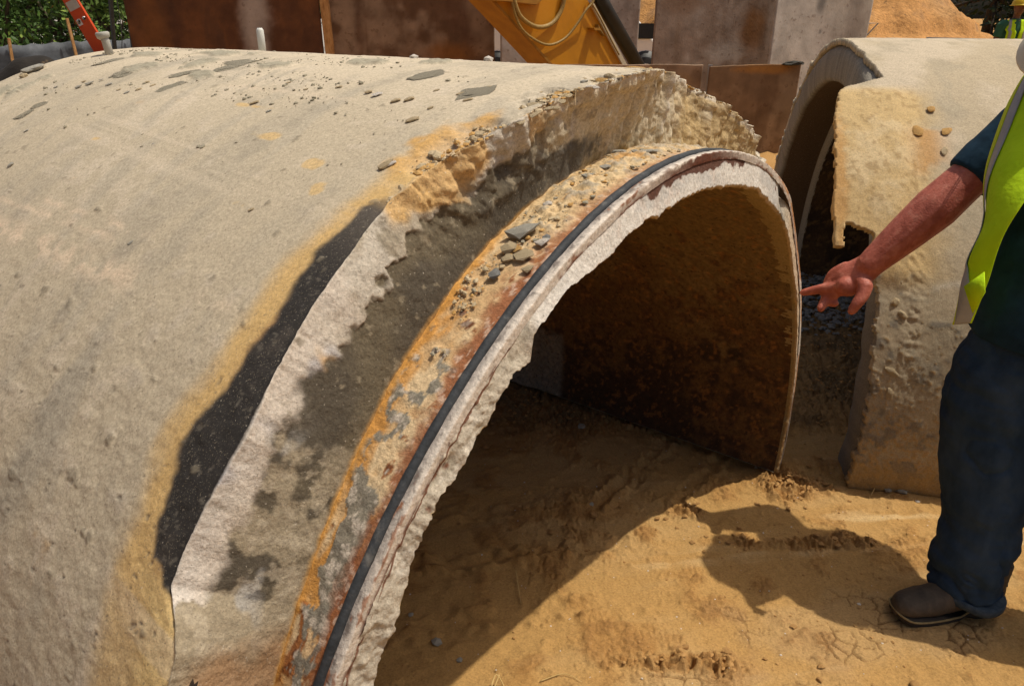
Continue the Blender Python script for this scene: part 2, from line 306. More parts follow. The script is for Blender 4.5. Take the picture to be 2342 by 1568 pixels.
# --- back end face
vv = np.linspace(1, 0, 12)[None, :]; T3 = thd[:, None]+0*vv
bk = fbm(P3(T3*.3, vv*3+0*T3, 0*T3), 1, 4, 70)*.012
BK = cyl(PC, PU, PAX, th+0*vv, 1.10+vv*(RO-1.10-.004), L1+bk+.01*np.sin(vv*3)); cBK = np.ones(T3.shape+(3,), np.float32)*np.array(C_GREYC, np.float32)*(1+.2*bk[..., None]/.012)
allP = np.concatenate([SH, OUT, BK], 1); allC = np.concatenate([cSH, cOUT, cBK], 1)
nc = allP.shape[1]; Fg = gridF(NT, nc)
colid = np.tile(np.arange(nc-1), NT-1)
def sub(name, lo, hi, mat, lab=None):
    o = mesh(name, allP[:, lo:hi], gridF(NT, hi-lo), mat, pipe1, allC[:, lo:hi])
    if lab: o['label'] = lab
    return o
sub('broken_shoulder', 0, cs+2, M_FACE); sub('outer_coating', cs+1, nc, M_CONC)
# --- rusty spigot ring (ledge between shoulder foot and gasket)
tl = dens((-9.0, 60, .5), (60, 166, .2), (166, 189.1, .6)); wv = np.linspace(0, 1, 60)[None, :]
Tl = tl[:, None]+0*wv; sl = .004+(foot(tl)[:, None]+.008-.004)*wv
ql = P3(Tl*.0207, sl, 0*Tl)
a1 = fbm(ql, 16, 5, 80); a2 = fbm(ql, 50, 4, 81); a3 = fbm(P3(Tl*.0207*5, sl*14, 0*Tl), 1, 4, 82); a4 = fbm(ql, 110, 3, 83)
dirt = (1-sm(Tl+6*a1+4*a3, 104, 117))*(.45+.55*sm(wv+.2*a1, .15, .4))
rl = R1-.014+a1*.002+a2*.0016+dirt*(.006+.006*a2+.004*a4)*np.sin(np.clip(wv, 0, 1)*np.pi)+.004*sm(wv, .93, 1)
c = np.ones(Tl.shape+(3,), np.float32)*np.array((.50, .33, .165), np.float32)
c = mixc(c, (.62, .47, .28), sm(a1+.4*a2, -.05, .35)*.85); c = mixc(c, (.50, .235, .05), sm(a3+.35*(wv-.6)+.2*a2, .05, .4)*.9)
c = mixc(c, (.26, .085, .02), sm(a2+.5*a1+.5*sm(Tl, 136, 150)-.2, .3, .5)*.9); c = mixc(c, (.10, .03, .012), sm(a2*.7+a4*.5+.3*sm(Tl, 138, 150), .55, .75)*.85)
gm = sm(a3*.8+a2*.45+np.exp(-((wv-.42)/.25)**2)*.45*sm(Tl, 122, 130)-.22*sm(Tl, 136, 143), .34, .42)*sm(Tl, 119, 126); c = mixc(c, (.20, .185, .145), gm*.95)
c = mixc(c, (.55, .47, .38), sm(a4+a2*.5, .35, .7)*gm*.8)
rr = (1-sm(wv+.16*a2+.16*a1, .10, .38)); c = mixc(c, (.25, .085, .035), rr*.9*(1-.35*dirt)); c = mixc(c, (.60, .44, .33), rr*sm(a4+.4*a2, .25, .5)*.7)
c = mixc(c, (.12, .035, .018), (1-sm(wv+.03*a2, .015, .06))*.85)
c = mixc(c, (.52, .26, .06), sm(wv+.05*a2+.04*a1, .80, .93)*.9); c = mixc(c, (.30, .12, .035), sm(wv, .965, .985)*sm(Tl, 120, 150)*.8)
c = mixc(c, (.53, .40, .225), dirt*sm(wv, .03, .2)*.75); c = mixc(c, (.45, .24, .07), dirt*sm(a1*.7+a3*.6, .15, .5)*.7); c = mixc(c, (.36, .31, .23), dirt*sm(a2+a4*.5, .4, .6)*.8)
mesh('spigot_ring', cyl(PC, PU, PAX, np.radians(tl)[:, None]+0*wv, rl, sl), gridF(len(tl), 60), M_RUST, pipe1, c)
# --- gasket, steel lip and mortar face of the end, lining inside
tg = dens((58, 166, .5), (166, 189.1, 1)); gs = -.006+.024*(1-sm(tg, 40, 62))+fbm(P3(tg*.05, 0*tg, 0*tg), 1, 2, 90)*.0015
mb = MB(); mb.tube([near(t, R1-.006-.006*(1-float(sm(t, 66, 92))), s) for t, s in zip(tg, gs)], [.0080*(.25+.75*float(sm(t, 62, 98)))*(1+.05*math.sin(t*1.7)) for t in tg], 14); mb.build('gasket', M_RUBBER, pipe1, True)
fin = [(1787, 1052), (1797, 1000), (1806, 880), (1812, 760), (1806, 650), (1790, 560), (1768, 478), (1722, 432), (1640, 428), (1560, 452), (1490, 498), (1440, 530), (1395, 580), (1350, 622), (1290, 655), (1240, 672), (1215, 760), (1205, 830), (1172, 852), (1110, 965), (1045, 1085), (1000, 1130), (955, 1225), (930, 1320), (880, 1455), (852, 1560)]
ip = []
for px, py in fin:
    r0 = at(px, py, 1)-Vector((0, 0, CAM_H)); pl = PC-.036*PAX; o_ = np.array([0, 0, CAM_H]); rv = np.array(r0)
    t = ((pl-o_)@PAX)/(rv@PAX); q = o_+t*rv-pl; ip.append((math.degrees(math.atan2(q[2], q@PU)), min(1.15, math.hypot(q[2], q@PU))))
ip.sort(); ip = [(-12, 1.112), (48, 1.105), (54, 1.10)]+[p for p in ip if p[0] > 60]+[(195, 1.09)]
inr = fn(ip)
tf = dens((-9.0, 50, .3), (50, 166, .16), (166, 189.1, .5)); Tf = tf[:, None]
jr = inr(tf)[:, None]+fbm(P3(Tf*.31, 0*Tf, 2), 1, 6, 95, .6)*.008+np.clip(fbm(P3(Tf*1.7, 0*Tf, 6), 1, 5, 96, .7), -1, .1)*.006
lipw = np.linspace(0, 1, 14)[None, :]
ang = lipw*math.pi*.5                                  # lip: outer flank then front face of the steel
Tq = Tf+0*lipw; qf = P3(Tq*.0205, lipw*.03, 0*Tq)
rlp = R1-.006-.017*np.clip(lipw*2-1, 0, 1)+0*Tf; slp = -.014-.017*np.clip(lipw*2, 0, 1)+0*Tf
f1 = fbm(P3(Tq*.25, lipw*1.5, 0*Tq), 1, 5, 100); f2 = fbm(P3(Tq*1.4, lipw*4, 0*Tq), 1, 4, 101)
rlp = rlp+f2*.0012; slp = slp+f1*.001+.026*(1-sm(Tq, 40, 62))
c = np.ones(Tq.shape+(3,), np.float32)*np.array((.60, .53, .45), np.float32)
c = mixc(c, (.33, .29, .26), (1-sm(lipw, .1, .35))*.8+0*f1); c = mixc(c, (.15, .125, .11), sm(f2+.3*f1, .15, .4)*(1-sm(lipw, .2, .45))*.8)
c = mixc(c, C_RUST, sm(f1*.8+f2*.6+np.exp(-((lipw-.55)/.07)**2)*.3, .6, .8)*.75)
c = mixc(c, (.13, .04, .017), np.exp(-((lipw-1)/.13)**2)*sm(f1+.6*f2, -.1, .3)*.95)
right = 1-sm(Tq, 57, 66); c = mixc(c, (.11, .07, .05), right*(1-sm(lipw, .35, .6))*sm(f2, -.4, .1)*.85); c = mixc(c, (.50, .20, .045), right*np.exp(-((lipw-.62)/.16)**2)*sm(f1, -.5, .1)*.9)
c = mixc(c, (.11, .03, .012), np.exp(-((Tq-89)/11)**2)*sm(lipw+.3*f1+.25*f2, .42, .6)*.97)
mesh('steel_lip', cyl(PC, PU, PAX, np.radians(Tq), rlp, slp), gridF(len(tf), 14), M_RUST, pipe1, c)
mv = np.linspace(0, 1, 46)[None, :]; Tm = Tf+0*mv
rm = (R1-.021)*(1-mv)+jr*mv; qm = P3(Tm*.02, rm, 0*Tm)
m1 = fbm(qm, 14, 5, 110); m2 = fbm(qm, 45, 4, 111); m3 = fbm(P3(Tm*.12, mv*1.0, 0*Tm), 1, 4, 112); m4 = fbm(qm, 100, 3, 113)
rgh = .25+1.0*sm(Tm, 119, 126)+.3*(1-sm(Tm, 56, 62))
smf = -.028-.016*mv+m1*.0032*rgh+m2*.003*rgh+m4*.0014*rgh+.006*sm(mv, .9, 1)+.026*(1-sm(Tm, 40, 62))
c = np.ones(Tm.shape+(3,), np.float32)*np.array((.44, .385, .30), np.float32)
c = mixc(c, (.54, .49, .41), sm(m1, -.1, .4)*.7); c = mixc(c, (.27, .23, .165), sm(m2+.3*m1, .2, .6)*.7)
wz = sm(Tm, 61, 63)*(1-sm(Tm+3*m1, 116, 121)); c = mixc(c, mixc(np.ones_like(c)*np.array((.53, .49, .44), np.float32), (.40, .38, .36), sm(m3, -.1, .5))[0:len(c)], 0*wz) if False else c
wc = mixc(np.ones_like(c)*np.array((.58, .54, .48), np.float32), (.43, .41, .38), sm(m3+m1*.4, 0, .5)*.7); wc = mixc(wc, (.56, .47, .40), sm(m2, .2, .6)*.5)
c = c*(1-wz[..., None])+wc*wz[..., None]
c = mixc(c, (.085, .028, .014), sm(np.exp(-((Tm-88.5)/13)**2)*(1.35-mv*3.0)+m1*.4+m2*.35, .45, .58)*.96)
c = mixc(c, (.12, .036, .015), sm(np.exp(-((Tm-104)/7)**2)*(.75-mv*4.5)+m2*.45, .35, .5)*.9)
c = mixc(c, (.13, .04, .016), sm(np.exp(-((mv-.10-.05*m3)/.05)**2)*.75+m3*.55+m1*.3+m2*.3-.50, .1, .22)*sm(Tm, 118, 122)*.9)
c = mixc(c, (.20, .18, .14), np.exp(-((Tm-118.5)/2.8)**2)*np.exp(-((mv-.45)/.3)**2)*sm(m1+.5, 0, .5)*.9)
dp = np.exp(-((Tm-58.5)/2.6)**2); c = mixc(c, (.15, .135, .115), dp*sm(m1+.3, -.2, .2)*.85); smf = smf+dp*.025*(1-mv)
c = mixc(c, (.52, .37, .23), (1-sm(Tm, 50, 58))*.7); c = mixc(c, (.36, .22, .07), sm(mv+.06*m2, .88, .97)*.75)
rw = 1.10; back = np.linspace(0, 1, 10)[None, :]
mesh('mortar_face', np.concatenate([cyl(PC, PU, PAX, np.radians(Tm), rm, smf), cyl(PC, PU, PAX, np.radians(Tf+0*back), jr+(np.maximum(jr, rw-.0)-jr+.012)*sm(back, .2, 1), smf[:, -1:]+.004+back*.09)], 1), gridF(len(tf), 56), M_FACE, pipe1,
     np.concatenate([c, np.ones((len(tf), 10, 3))*np.array((.33, .23, .10))], 1))
ti = dens((-9.0, 70, .35), (70, 189.1, .8)); si = np.concatenate([np.arange(.0, 1.4, .006), np.arange(1.4, L1+.01, .02)])[None, :]
Ti = ti[:, None]+0*si; qi = P3(Ti*.0195, si+0*Ti, 0*Ti)
i1 = fbm(qi, 3, 5, 120); i2 = fbm(qi, 22, 5, 121); i3 = fbm(qi, 60, 3, 122)
ri = rw+.006+i2*.003+i3*.0025-.02*sm(si, 1.13, 1.17)*(1-sm(Ti, 8, 11))
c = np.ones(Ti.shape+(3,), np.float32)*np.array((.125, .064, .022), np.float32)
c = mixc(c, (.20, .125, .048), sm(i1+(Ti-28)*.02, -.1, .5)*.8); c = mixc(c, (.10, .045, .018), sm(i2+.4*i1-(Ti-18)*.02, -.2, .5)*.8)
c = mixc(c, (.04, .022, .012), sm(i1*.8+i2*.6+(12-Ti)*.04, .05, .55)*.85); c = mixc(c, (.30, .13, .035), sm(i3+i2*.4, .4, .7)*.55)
c = mixc(c, (.14, .115, .085), sm(si, 1.13, 1.16)*.8); c = mixc(c, (.03, .025, .02), np.exp(-((si-1.12)/.008)**2)*.8+np.exp(-((si-1.22)/.004)**2)*.5+0*Ti)
c = mixc(c, (.24, .21, .165), sm(si, .98, 1.02)*(1-sm(Ti+i2, 6, 8))*.7)
mesh('inner_lining', cyl(PC, PU, PAX, np.radians(Ti), ri, si+0*Ti), gridF(len(ti), si.shape[1])[:, ::-1].copy(), M_LIN, pipe1, c)
# bottom cut edges so the wall is solid
for t_ in (-9.0, 189.0):
    rs = np.linspace(1.10, RO, 8)[:, None]; ss = np.linspace(.0, L1, 60)[None, :]
    rs2 = np.minimum(rs+0*ss, np.where(ss < .13, R1-.016, RO))
    mesh('cut_edge', cyl(PC, PU, PAX, np.radians(t_)+0*rs2, rs2, ss+0*rs2), gridF(8, 60), M_CONC, pipe1, np.ones(rs2.shape+(3,))*np.array((.30, .24, .15)))

# ------------------------------------------------------------------ the farther pipe on the right
A2 = np.array([.35, -.062, 0]); A2 /= np.linalg.norm(A2); N2 = np.array([-A2[1], A2[0], 0]); U2 = -N2; RP = 1.36; CZ = .2
PC2 = np.array([1.29, 2.31, 0])+N2*math.sqrt(RP**2-CZ**2)+PZ*CZ; L2 = 2.6
pipe2 = empty('pipe_section', (PC2[0], PC2[1], 0), 'farther half pipe with a dark open mouth, standing behind the pointing man', 'concrete pipe')
def far(th_deg, r, s): return Vector(cyl(PC2, U2, A2, np.radians(np.float64(th_deg)), np.float64(r), np.float64(s)))
t2 = dens((-8.5, 95, .25), (95, 189, .8)); s2 = np.concatenate([np.arange(-.19, .75, .0055), np.arange(.75, L2+.01, .02)])[None, :]
T = t2[:, None]+0*s2; S = s2+0*T; q = P3(T*.0237, S, 0*T)
h1 = fbm(q, 5, 5, 130); h2 = fbm(q, 24, 5, 131); h3 = fbm(q, 65, 3, 132); h4 = fbm(P3(T*.0237*9+S*3, S*14, 0*T), 1, 4, 133)
se2 = fn([(-9, -.005), (8, 0), (24, -.015), (26, -.03), (28, -.05), (30.3, -.055), (30.5, -.172), (35, -.172), (40, -.175), (47, -.17), (55, -.155), (60, -.135), (62, -.10), (63.5, -.02), (65, .045), (70, .03), (78, .01), (90, 0), (190, 0)])
cut = se2(t2)[:, None]+fbm(P3(t2[:, None]*.8, 0, 0), 1, 4, 135)*.008
strip = (T > 30.6+.15*h2) & (T < 37) & (S > -.172+.003*h2) & (S < -.136+.004*h2)
hn_ = fbm(P3(T*.9, S*40, 0*T), 1, 4, 138); notch = (T > 28.0+.6*hn_) & (T < 34.2+1.3*hn_-20*np.maximum(0, S+.10)) & (S < -.045+.03*hn_) & ~strip
keep = ((S >= cut) | strip) & ~notch
flap = sm(62-T, -1, 3)*sm(T, 24, 28)
r2 = RP+h1*.003+h2*.0007+h3*.0006+.016*flap*(1-sm(S+h1*.03, .04, .16))+(h2*.0012+h4*.0028)*flap*(1-sm(S, .1, .2))
gr = sm(30-T+4*h1, 0, 6); hp5 = fbm(q, 120, 2, 137); pebb = sm(hp5+.55*h1+.3*h2+(12-T)*.03-.05*(abs(S-.35))*4, .35, .55)*gr; r2 = r2+pebb*.0024
seam = np.exp(-((S-.105+h1*.02)/.03)**2)*sm(T, 8, 12)*(1-sm(T, 28, 34)); r2 = r2+seam*h3*.003
c = np.ones(T.shape+(3,), np.float32)*np.array((.42, .345, .235), np.float32)
c = mixc(c, (.50, .42, .31), sm(h1+(T-50)*.01, -.1, .5)*.8); c = mixc(c, (.33, .285, .205), sm(h4, .1, .6)*.5)
c = mixc(c, (.50, .355, .165), flap*(1-sm(S+h1*.05+h2*.02, .10, .24))*.9); c = mixc(c, (.58, .46, .28), flap*sm(h1*.6+h2*.5, .0, .5)*(1-sm(S, .1, .2))*.6); c = mixc(c, (.30, .195, .085), flap*sm(h4*.5+h3*.7, .35, .6)*(1-sm(S, .12, .2))*.55); c = mixc(c, (.45, .24, .075), flap*(sm(h1, .1, .5)*.8*np.exp(-((S-.16)/.06)**2)+.7*(1-sm(S+.02*h2, -.15, -.11))*sm(h1+.3, -.2, .3)))
c = mixc(c, (.27, .235, .17), gr*sm(h2+.3*h1, -.1, .4)*.6); c = mixc(c, (.44, .29, .13), pebb*.8); c = mixc(c, (.34, .29, .23), gr*sm(h1, .1, .5)*(1-pebb)*.6); c = mixc(c, (.20, .18, .15), sm(h2+h1*.6+gr*.3, .6, .8)*gr*.7)
c = mixc(c, (.33, .22, .09), (1-sm(T+2*h2, -6, -1))*.7)
c = mixc(c, (.52, .47, .39), np.exp(-((T-24.5-S*6+h2*.4)/.5)**2)*sm(S, .15, .2)*.5)
i = np.arange(T.size).reshape(T.shape); kf = keep[:-1, :-1] & keep[1:, :-1] & keep[1:, 1:] & keep[:-1, 1:]
F = np.stack([i[:-1, 1:], i[1:, 1:], i[1:, :-1], i[:-1, :-1]], -1)[kf]
oc = mesh('outer_coating', cyl(PC2, U2, A2, np.radians(T), r2, S), F, M_CONC, pipe2, c)
md = oc.modifiers.new('thickness', 'SOLIDIFY'); md.thickness = .028; md.offset = -1
# end face + bell + lining as one concrete core, and the steel bell shoulder inside
prof = [(RP-.03, .6), (RP-.03, .02), (RP-.05, .004), (RP-.09, .0), (RP-.13, .0), (RP-.17, .002), (RP-.185, .008), (RP-.19, .03), (RP-.19, .12), (RP-.19, .21)]
pr = np.array(prof); tc_ = dens((-8.5, 189, .7)); Tc = tc_[:, None]+0*pr[None, :, 0]
k1 = fbm(P3(Tc*.2, pr[None, :, 0]*9, pr[None, :, 1]*6), 1, 4, 140)
k2 = fbm(P3(Tc*2.4, pr[None, :, 0]*3, 0*Tc), 1, 3, 141)
c = np.ones(Tc.shape+(3,), np.float32)*np.array((.25, .225, .185), np.float32)*(1+.3*k2[..., None]); c = mixc(c, (.11, .07, .04), sm(pr[None, :, 1], .02, .03)*(pr[None, :, 0] < RP-.1)+0*k1)
c = mixc(c, (.16, .15, .13), sm(45-Tc, 0, 20)*.6)  # shade on the near wall's end face, put into the colour
mesh('concrete_core', cyl(PC2, U2, A2, np.radians(Tc), pr[None, :, 0]+k1*.003, pr[None, :, 1]+k1*.006), gridF(len(tc_), len(pr)), M_FACE, pipe2, c)
pr = np.array([(RP-.19, .205), (RP-.205, .205), (RP-.23, .215), (RP-.235, .235)]); Tc = tc_[:, None]+0*pr[None, :, 0]
mesh('bell_step', cyl(PC2, U2, A2, np.radians(Tc), pr[None, :, 0]+0*Tc, pr[None, :, 1]+0*Tc), gridF(len(tc_), 4), M_FACE, pipe2, np.ones(Tc.shape+(3,))*np.array((.30, .27, .22)))
ss = np.concatenate([np.arange(.23, 1.6, .012), np.arange(1.6, L2, .04), [L2]])[None, :]; Tc = tc_[:, None]+0*ss
k1 = fbm(P3(Tc*.0195*4, ss*4, 0*Tc), 1, 5, 145); k2 = fbm(P3(Tc*.0195*30, ss*30, 0*Tc), 1, 4, 146)
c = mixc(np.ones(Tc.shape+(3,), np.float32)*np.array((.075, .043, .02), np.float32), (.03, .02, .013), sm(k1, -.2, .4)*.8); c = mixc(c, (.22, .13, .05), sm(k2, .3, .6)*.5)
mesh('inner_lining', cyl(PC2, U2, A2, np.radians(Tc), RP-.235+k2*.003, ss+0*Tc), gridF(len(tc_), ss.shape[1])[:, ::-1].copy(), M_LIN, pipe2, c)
rs = np.linspace(RP-.235, RP-.006, 8)[None, :]; Tc = tc_[:, None]+0*rs
mesh('back_face', cyl(PC2, U2, A2, np.radians(Tc), rs+0*Tc, L2-.003+0*rs+0*Tc), gridF(len(tc_), 8), M_CONC, pipe2, np.ones(Tc.shape+(3,))*np.array((.30, .27, .2)))

# ------------------------------------------------------------------ ground: one sheet out to the horizon
def grow(a, b, step, ratio, limit):                   # coordinates that spread out beyond the fine part
    out = []; x = b; d = step
    while x < limit: x += d; d *= ratio; out.append(x)
    return out
xs = np.concatenate([[-v for v in grow(0, .9, .012, 1.16, 500)][::-1], np.arange(-.9, .05, .009), np.arange(.05, 1.62, .0036), np.arange(1.62, 2.5, .009), grow(0, 2.5, .012, 1.10, 500)])
ys = np.concatenate([[-(v-1.6) for v in grow(0, .6, .02, 1.3, 60)][::-1], np.arange(1.0, 1.3, .006), np.arange(1.3, 2.3, .0038), np.arange(2.3, 3.4, .007), np.arange(3.4, 5.4, .016), grow(0, 5.4, .02, 1.07, 700)])
X, Y = np.meshgrid(xs, ys, indexing='ij'); XY = P3(X, Y, 0*X)
near_m = np.exp(-(np.maximum(0, np.hypot(X-.9, Y-2.4)-3)/3)**2)
e1 = fbm(XY, 1.6, 4, 150); e2 = fbm(XY, 9, 4, 151); e3 = fbm(XY, 32, 4, 152); e4 = fbm(XY, 90, 3, 153)
strk = fbm(P3((X*.98+Y*.2)*1.3, (Y-X*.16)*13, 0*X), 1, 4, 154)       # smears left by tracks, lying across the view
def seg(x0, y0, x1, y1):                              # distance to a line, and position along it
    d = np.array([x1-x0, y1-y0]); L = math.hypot(*d); d = d/L; u_ = ((X-x0)*d[0]+(Y-y0)*d[1])/L
    return np.abs((X-x0)*-d[1]+(Y-y0)*d[0]), u_
# crumbly patches and smooth ones
rub = sm(np.exp(-(((X-1.08)/.20)**2+((Y-2.28)/.10)**2))+np.exp(-(((X-1.02)/.36)**2+((Y-1.99-.04*(X-1))/.06)**2))*1.05+np.exp(-(((X-.98)/.22)**2+((Y-1.83)/.05)**2))*.6+np.exp(-(((X-.35)/.2)**2+((Y-1.48)/.05)**2))*.55+np.exp(-(((X-.62)/.16)**2+((Y-2.16)/.07)**2))*.8+np.exp(-(((X-.25)/.22)**2+((Y-2.02)/.08)**2))*.7
         + np.exp(-(((X-.62)/.22)**2+((Y-1.47)/.06)**2))*.65+np.exp(-(((X-.0)/.4)**2+((Y-2.9)/.3)**2))*.7+np.exp(-(((X-1.45)/.25)**2+((Y-1.30)/.06)**2))*.4+e2*.30+e1*.15, .45, .85)
rub = np.maximum(rub, sm(Y, 2.5, 2.9)*(.55+.3*sm(e2, -.2, .4)))
smooth_s = sm(np.exp(-(((Y-1.90-.10*(X-.7))/.05)**2))*sm(X, .2, .5)+np.exp(-(((Y-2.13-.02*(X-1.3))/.035)**2))*sm(X, 1.0, 1.2)+strk*.75+e2*.25, .45, .95)*(1-rub)
# mud cracks: cell borders of jittered points
def cells(scale, seed):
    gx, gy = X*scale+fbm(XY, 10, 4, seed+5)*.42, Y*scale*1.15+fbm(XY, 10, 4, seed+6)*.42
    ix, iy = np.floor(gx).astype(int), np.floor(gy).astype(int); d1 = np.full(X.shape, 9.); d2 = d1.copy()
    for a in (-1, 0, 1):
        for b in (-1, 0, 1):
            jx, jy = (ix+a) & 63, (iy+b) & 63
            px = ix+a+.5+.75*(_T[jx, jy, seed % 64]-.5); py = iy+b+.5+.75*(_T[jx, jy, (seed+1) % 64]-.5)
            d = np.hypot(gx-px, gy-py); n_ = d < d1; d2 = np.where(n_, d1, np.minimum(d2, d)); d1 = np.where(n_, d, d1)
    return d2-d1
ck_m = sm(np.exp(-(((X-1.02)/.42)**2+((Y-1.62)/.20)**2))*1.2+np.exp(-(((X-.5)/.45)**2+((Y-1.36)/.16)**2))*.6+e1*.4+e2*.25, .45, .75)*(1-rub)
wdt = .09+.07*sm(e2, -.3, .5)
crack = (1-sm(cells(19, 12), .2*wdt, wdt))*ck_m*sm(fbm(XY, 9, 4, 158), -.25, .2)*.85
c40 = (1-sm(cells(34, 30), .02, .075))*ck_m*sm(fbm(XY, 8, 3, 159), .2, .5)*.6; crack = np.maximum(crack, c40)
clod = np.abs(fbm(XY, 22, 4, 160)); clod2 = np.abs(fbm(XY, 55, 3, 161))
h = e1*.018+e2*.006+e3*.0026*(1-.7*smooth_s)+e4*.0011*(1-.8*smooth_s)+.0035*sm(e3+.5*e2, .35, .7)*(1-smooth_s)+strk*.003*near_m+rub*(clod*.038+clod2*.026-.009)+.004*sm(clod2, .3, .5)*sm(e1+e2, .0, .5)*(1-smooth_s)-crack*.009
# cleat marks pressed into the shaded clay
for k in range(7):
    x0 = -.16+k*.085; d, u_ = seg(x0, 1.90+.01*k, x0-.10, 2.08+.012*k); h = h-.009*np.exp(-(d/.016)**2)*(.5+sm(e2, -.3, .5))*sm(u_, -.05, .08)*(1-sm(u_, .92, 1.05))
for x0, y0, x1, y1, a in [(-.4, 1.86, .45, 1.98, .016), (-.4, 2.13, .35, 2.2, .014), (.30, 2.15, .75, 2.75, .018), (.52, 2.10, .95, 2.62, .014), (-.35, 1.62, .3, 1.70, .010)]:
    d, u_ = seg(x0, y0, x1, y1); m_ = sm(u_, -.05, .1)*(1-sm(u_, .9, 1.05)); h = h+a*np.exp(-((d-.03)/.022)**2)*m_*(.45+.9*e2+.8*e3)-a*.35*np.exp(-(d/.02)**2)*m_
h = h+.045*np.exp(-(((X-1.12)/.16)**2+((Y-2.42)/.09)**2))+np.clip(.02*(Y-2.7), 0, .10)*near_m
h = h+.16*np.exp(-((X-8.8)**2+(Y-13.6)**2)/4)
flat = 1-.8*np.exp(-(((X-1.34)/.24)**2+((Y-1.68)/.07)**2)); h = h*flat
g = np.ones(X.shape+(3,), np.float32)*np.array((.42, .245, .084), np.float32)
g = mixc(g, (.46, .295, .125), sm(e1+strk*.4, -.1, .5)*.6); g = mixc(g, (.56, .39, .19), smooth_s*.8)
g = mixc(g, (.37, .195, .06), sm(e2+.4*e1, .1, .6)*.55); g = mixc(g, (.33, .165, .048), rub*.75); g = mixc(g, (.45, .265, .10), rub*sm(clod, .2, .45)*.6); g = mixc(g, (.22, .105, .03), rub*(1-sm(clod+.5*clod2, .05, .16))*.6); g = mixc(g, (.30, .15, .045), sm(strk*.7+e2*.6, .3, .65)*.5)
g = mixc(g, (.44, .30, .15), ck_m*.35); g = mixc(g, (.15, .072, .024), np.clip(crack, 0, 1)*.9); g = mixc(g, (.25, .125, .04), sm(e3*.6+e2*.6, .5, .75)*.5)  # cracks painted dark for the shade down in their crevices
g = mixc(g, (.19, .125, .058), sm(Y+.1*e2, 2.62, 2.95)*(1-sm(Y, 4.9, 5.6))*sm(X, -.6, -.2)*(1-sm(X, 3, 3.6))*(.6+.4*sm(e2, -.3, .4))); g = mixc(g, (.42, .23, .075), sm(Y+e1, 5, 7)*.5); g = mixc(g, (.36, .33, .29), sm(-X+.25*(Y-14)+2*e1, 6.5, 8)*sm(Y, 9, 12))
M_DIRT = vmat('dry_clay', (150, .26), ((70, .0035), (280, .0018)), .97, [(230, .65, (.17, .09, .035), .55), (60, .68, (.24, .13, .05), .5), (330, .71, (.66, .50, .33), .6)])
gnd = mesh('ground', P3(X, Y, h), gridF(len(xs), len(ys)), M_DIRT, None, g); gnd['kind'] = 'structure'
def gz(x, y):
    i = min(max(int(np.searchsorted(xs, x)), 1), len(xs)-1); j = min(max(int(np.searchsorted(ys, y)), 1), len(ys)-1)
    return float(h[i, j])

# ------------------------------------------------------------------ loose stones, clods, crumbs
def rock_mesh(seed, flat=.7, sub=2, rough=.28, name='stone'):
    bm = bmesh.new(); bmesh.ops.create_icosphere(bm, subdivisions=sub, radius=1)
    V = np.array([v.co[:] for v in bm.verts]); d = 1+rough*fbm(V, 1.1, 3, seed)+rough*.5*fbm(V, 2.7, 2, seed+4)
    V = V*d[:, None]; 
    for k in range(4):                                # a few broken faces
        r = random.Random(seed*9+k); n = np.array([r.gauss(0, 1) for _ in range(3)]); n /= np.linalg.norm(n); lim = .62+.2*r.random(); x = V@n; V = V-np.outer(np.maximum(0, x-lim), n)
    V[:, 2] *= flat; bm.verts.index_update(); F = [[v.index for v in f.verts] for f in bm.faces]; bm.free()
    me = bpy.data.meshes.new(name); me.from_pydata([tuple(v) for v in V], [], F)
    me.polygons.foreach_set('use_smooth', np.zeros(len(me.polygons), bool)); me.update(); return me
def stone_mat(name, a, b): return nmat(name, [a, b], 30, .95, .0015, 180)
M_ST = {'olive': stone_mat('olive_mortar_crumb', (.20, .18, .125), (.36, .32, .235)), 'grey': stone_mat('grey_stone', (.27, .255, .215), (.42, .395, .33)), 'tan': stone_mat('tan_mortar_chip', (.33, .25, .14), (.52, .42, .27)), 'clay': stone_mat('clay_lump', (.30, .15, .045), (.46, .27, .10)), 'white': stone_mat('white_chip', (.48, .43, .37), (.68, .62, .54)),
        'blue': stone_mat('blue_grey_gravel', (.13, .13, .125), (.29, .285, .27)), 'ochre': stone_mat('ochre_lump', (.40, .22, .06), (.52, .32, .12))}
ROCKS = {}
def rock(kind, v, sub=1):
    k = (kind, v, sub)
    if k not in ROCKS: ROCKS[k] = rock_mesh(300+v*7, [.7, .35, .5, .6][v % 4], max(sub, 2) if kind == 'clay' else sub, .5 if kind == 'clay' else .28); ROCKS[k].materials.append(M_ST[kind])
    return ROCKS[k]
def stone(name, kind, p, size, label, cat='stone', group=None, v=None, rot=None, sub=1, nrm=None):
    v = rnd.randrange(8) if v is None else v
    o = link(name, rock(kind, v, sub)); sz = size if hasattr(size, '__len__') else (size, size*(.6+.4*rnd.random()), size*.8)
    M = Matrix.LocRotScale(None, Euler((0, 0, rnd.random()*6.28 if rot is None else rot)), None)
    if nrm is not None: M = Vector(nrm).to_track_quat('Z', 'Y').to_matrix().to_4x4() @ M
    o.matrix_world = Matrix.Translation(p) @ M @ Matrix.Diagonal((*sz, 1)); return tag(o, label, cat, group)
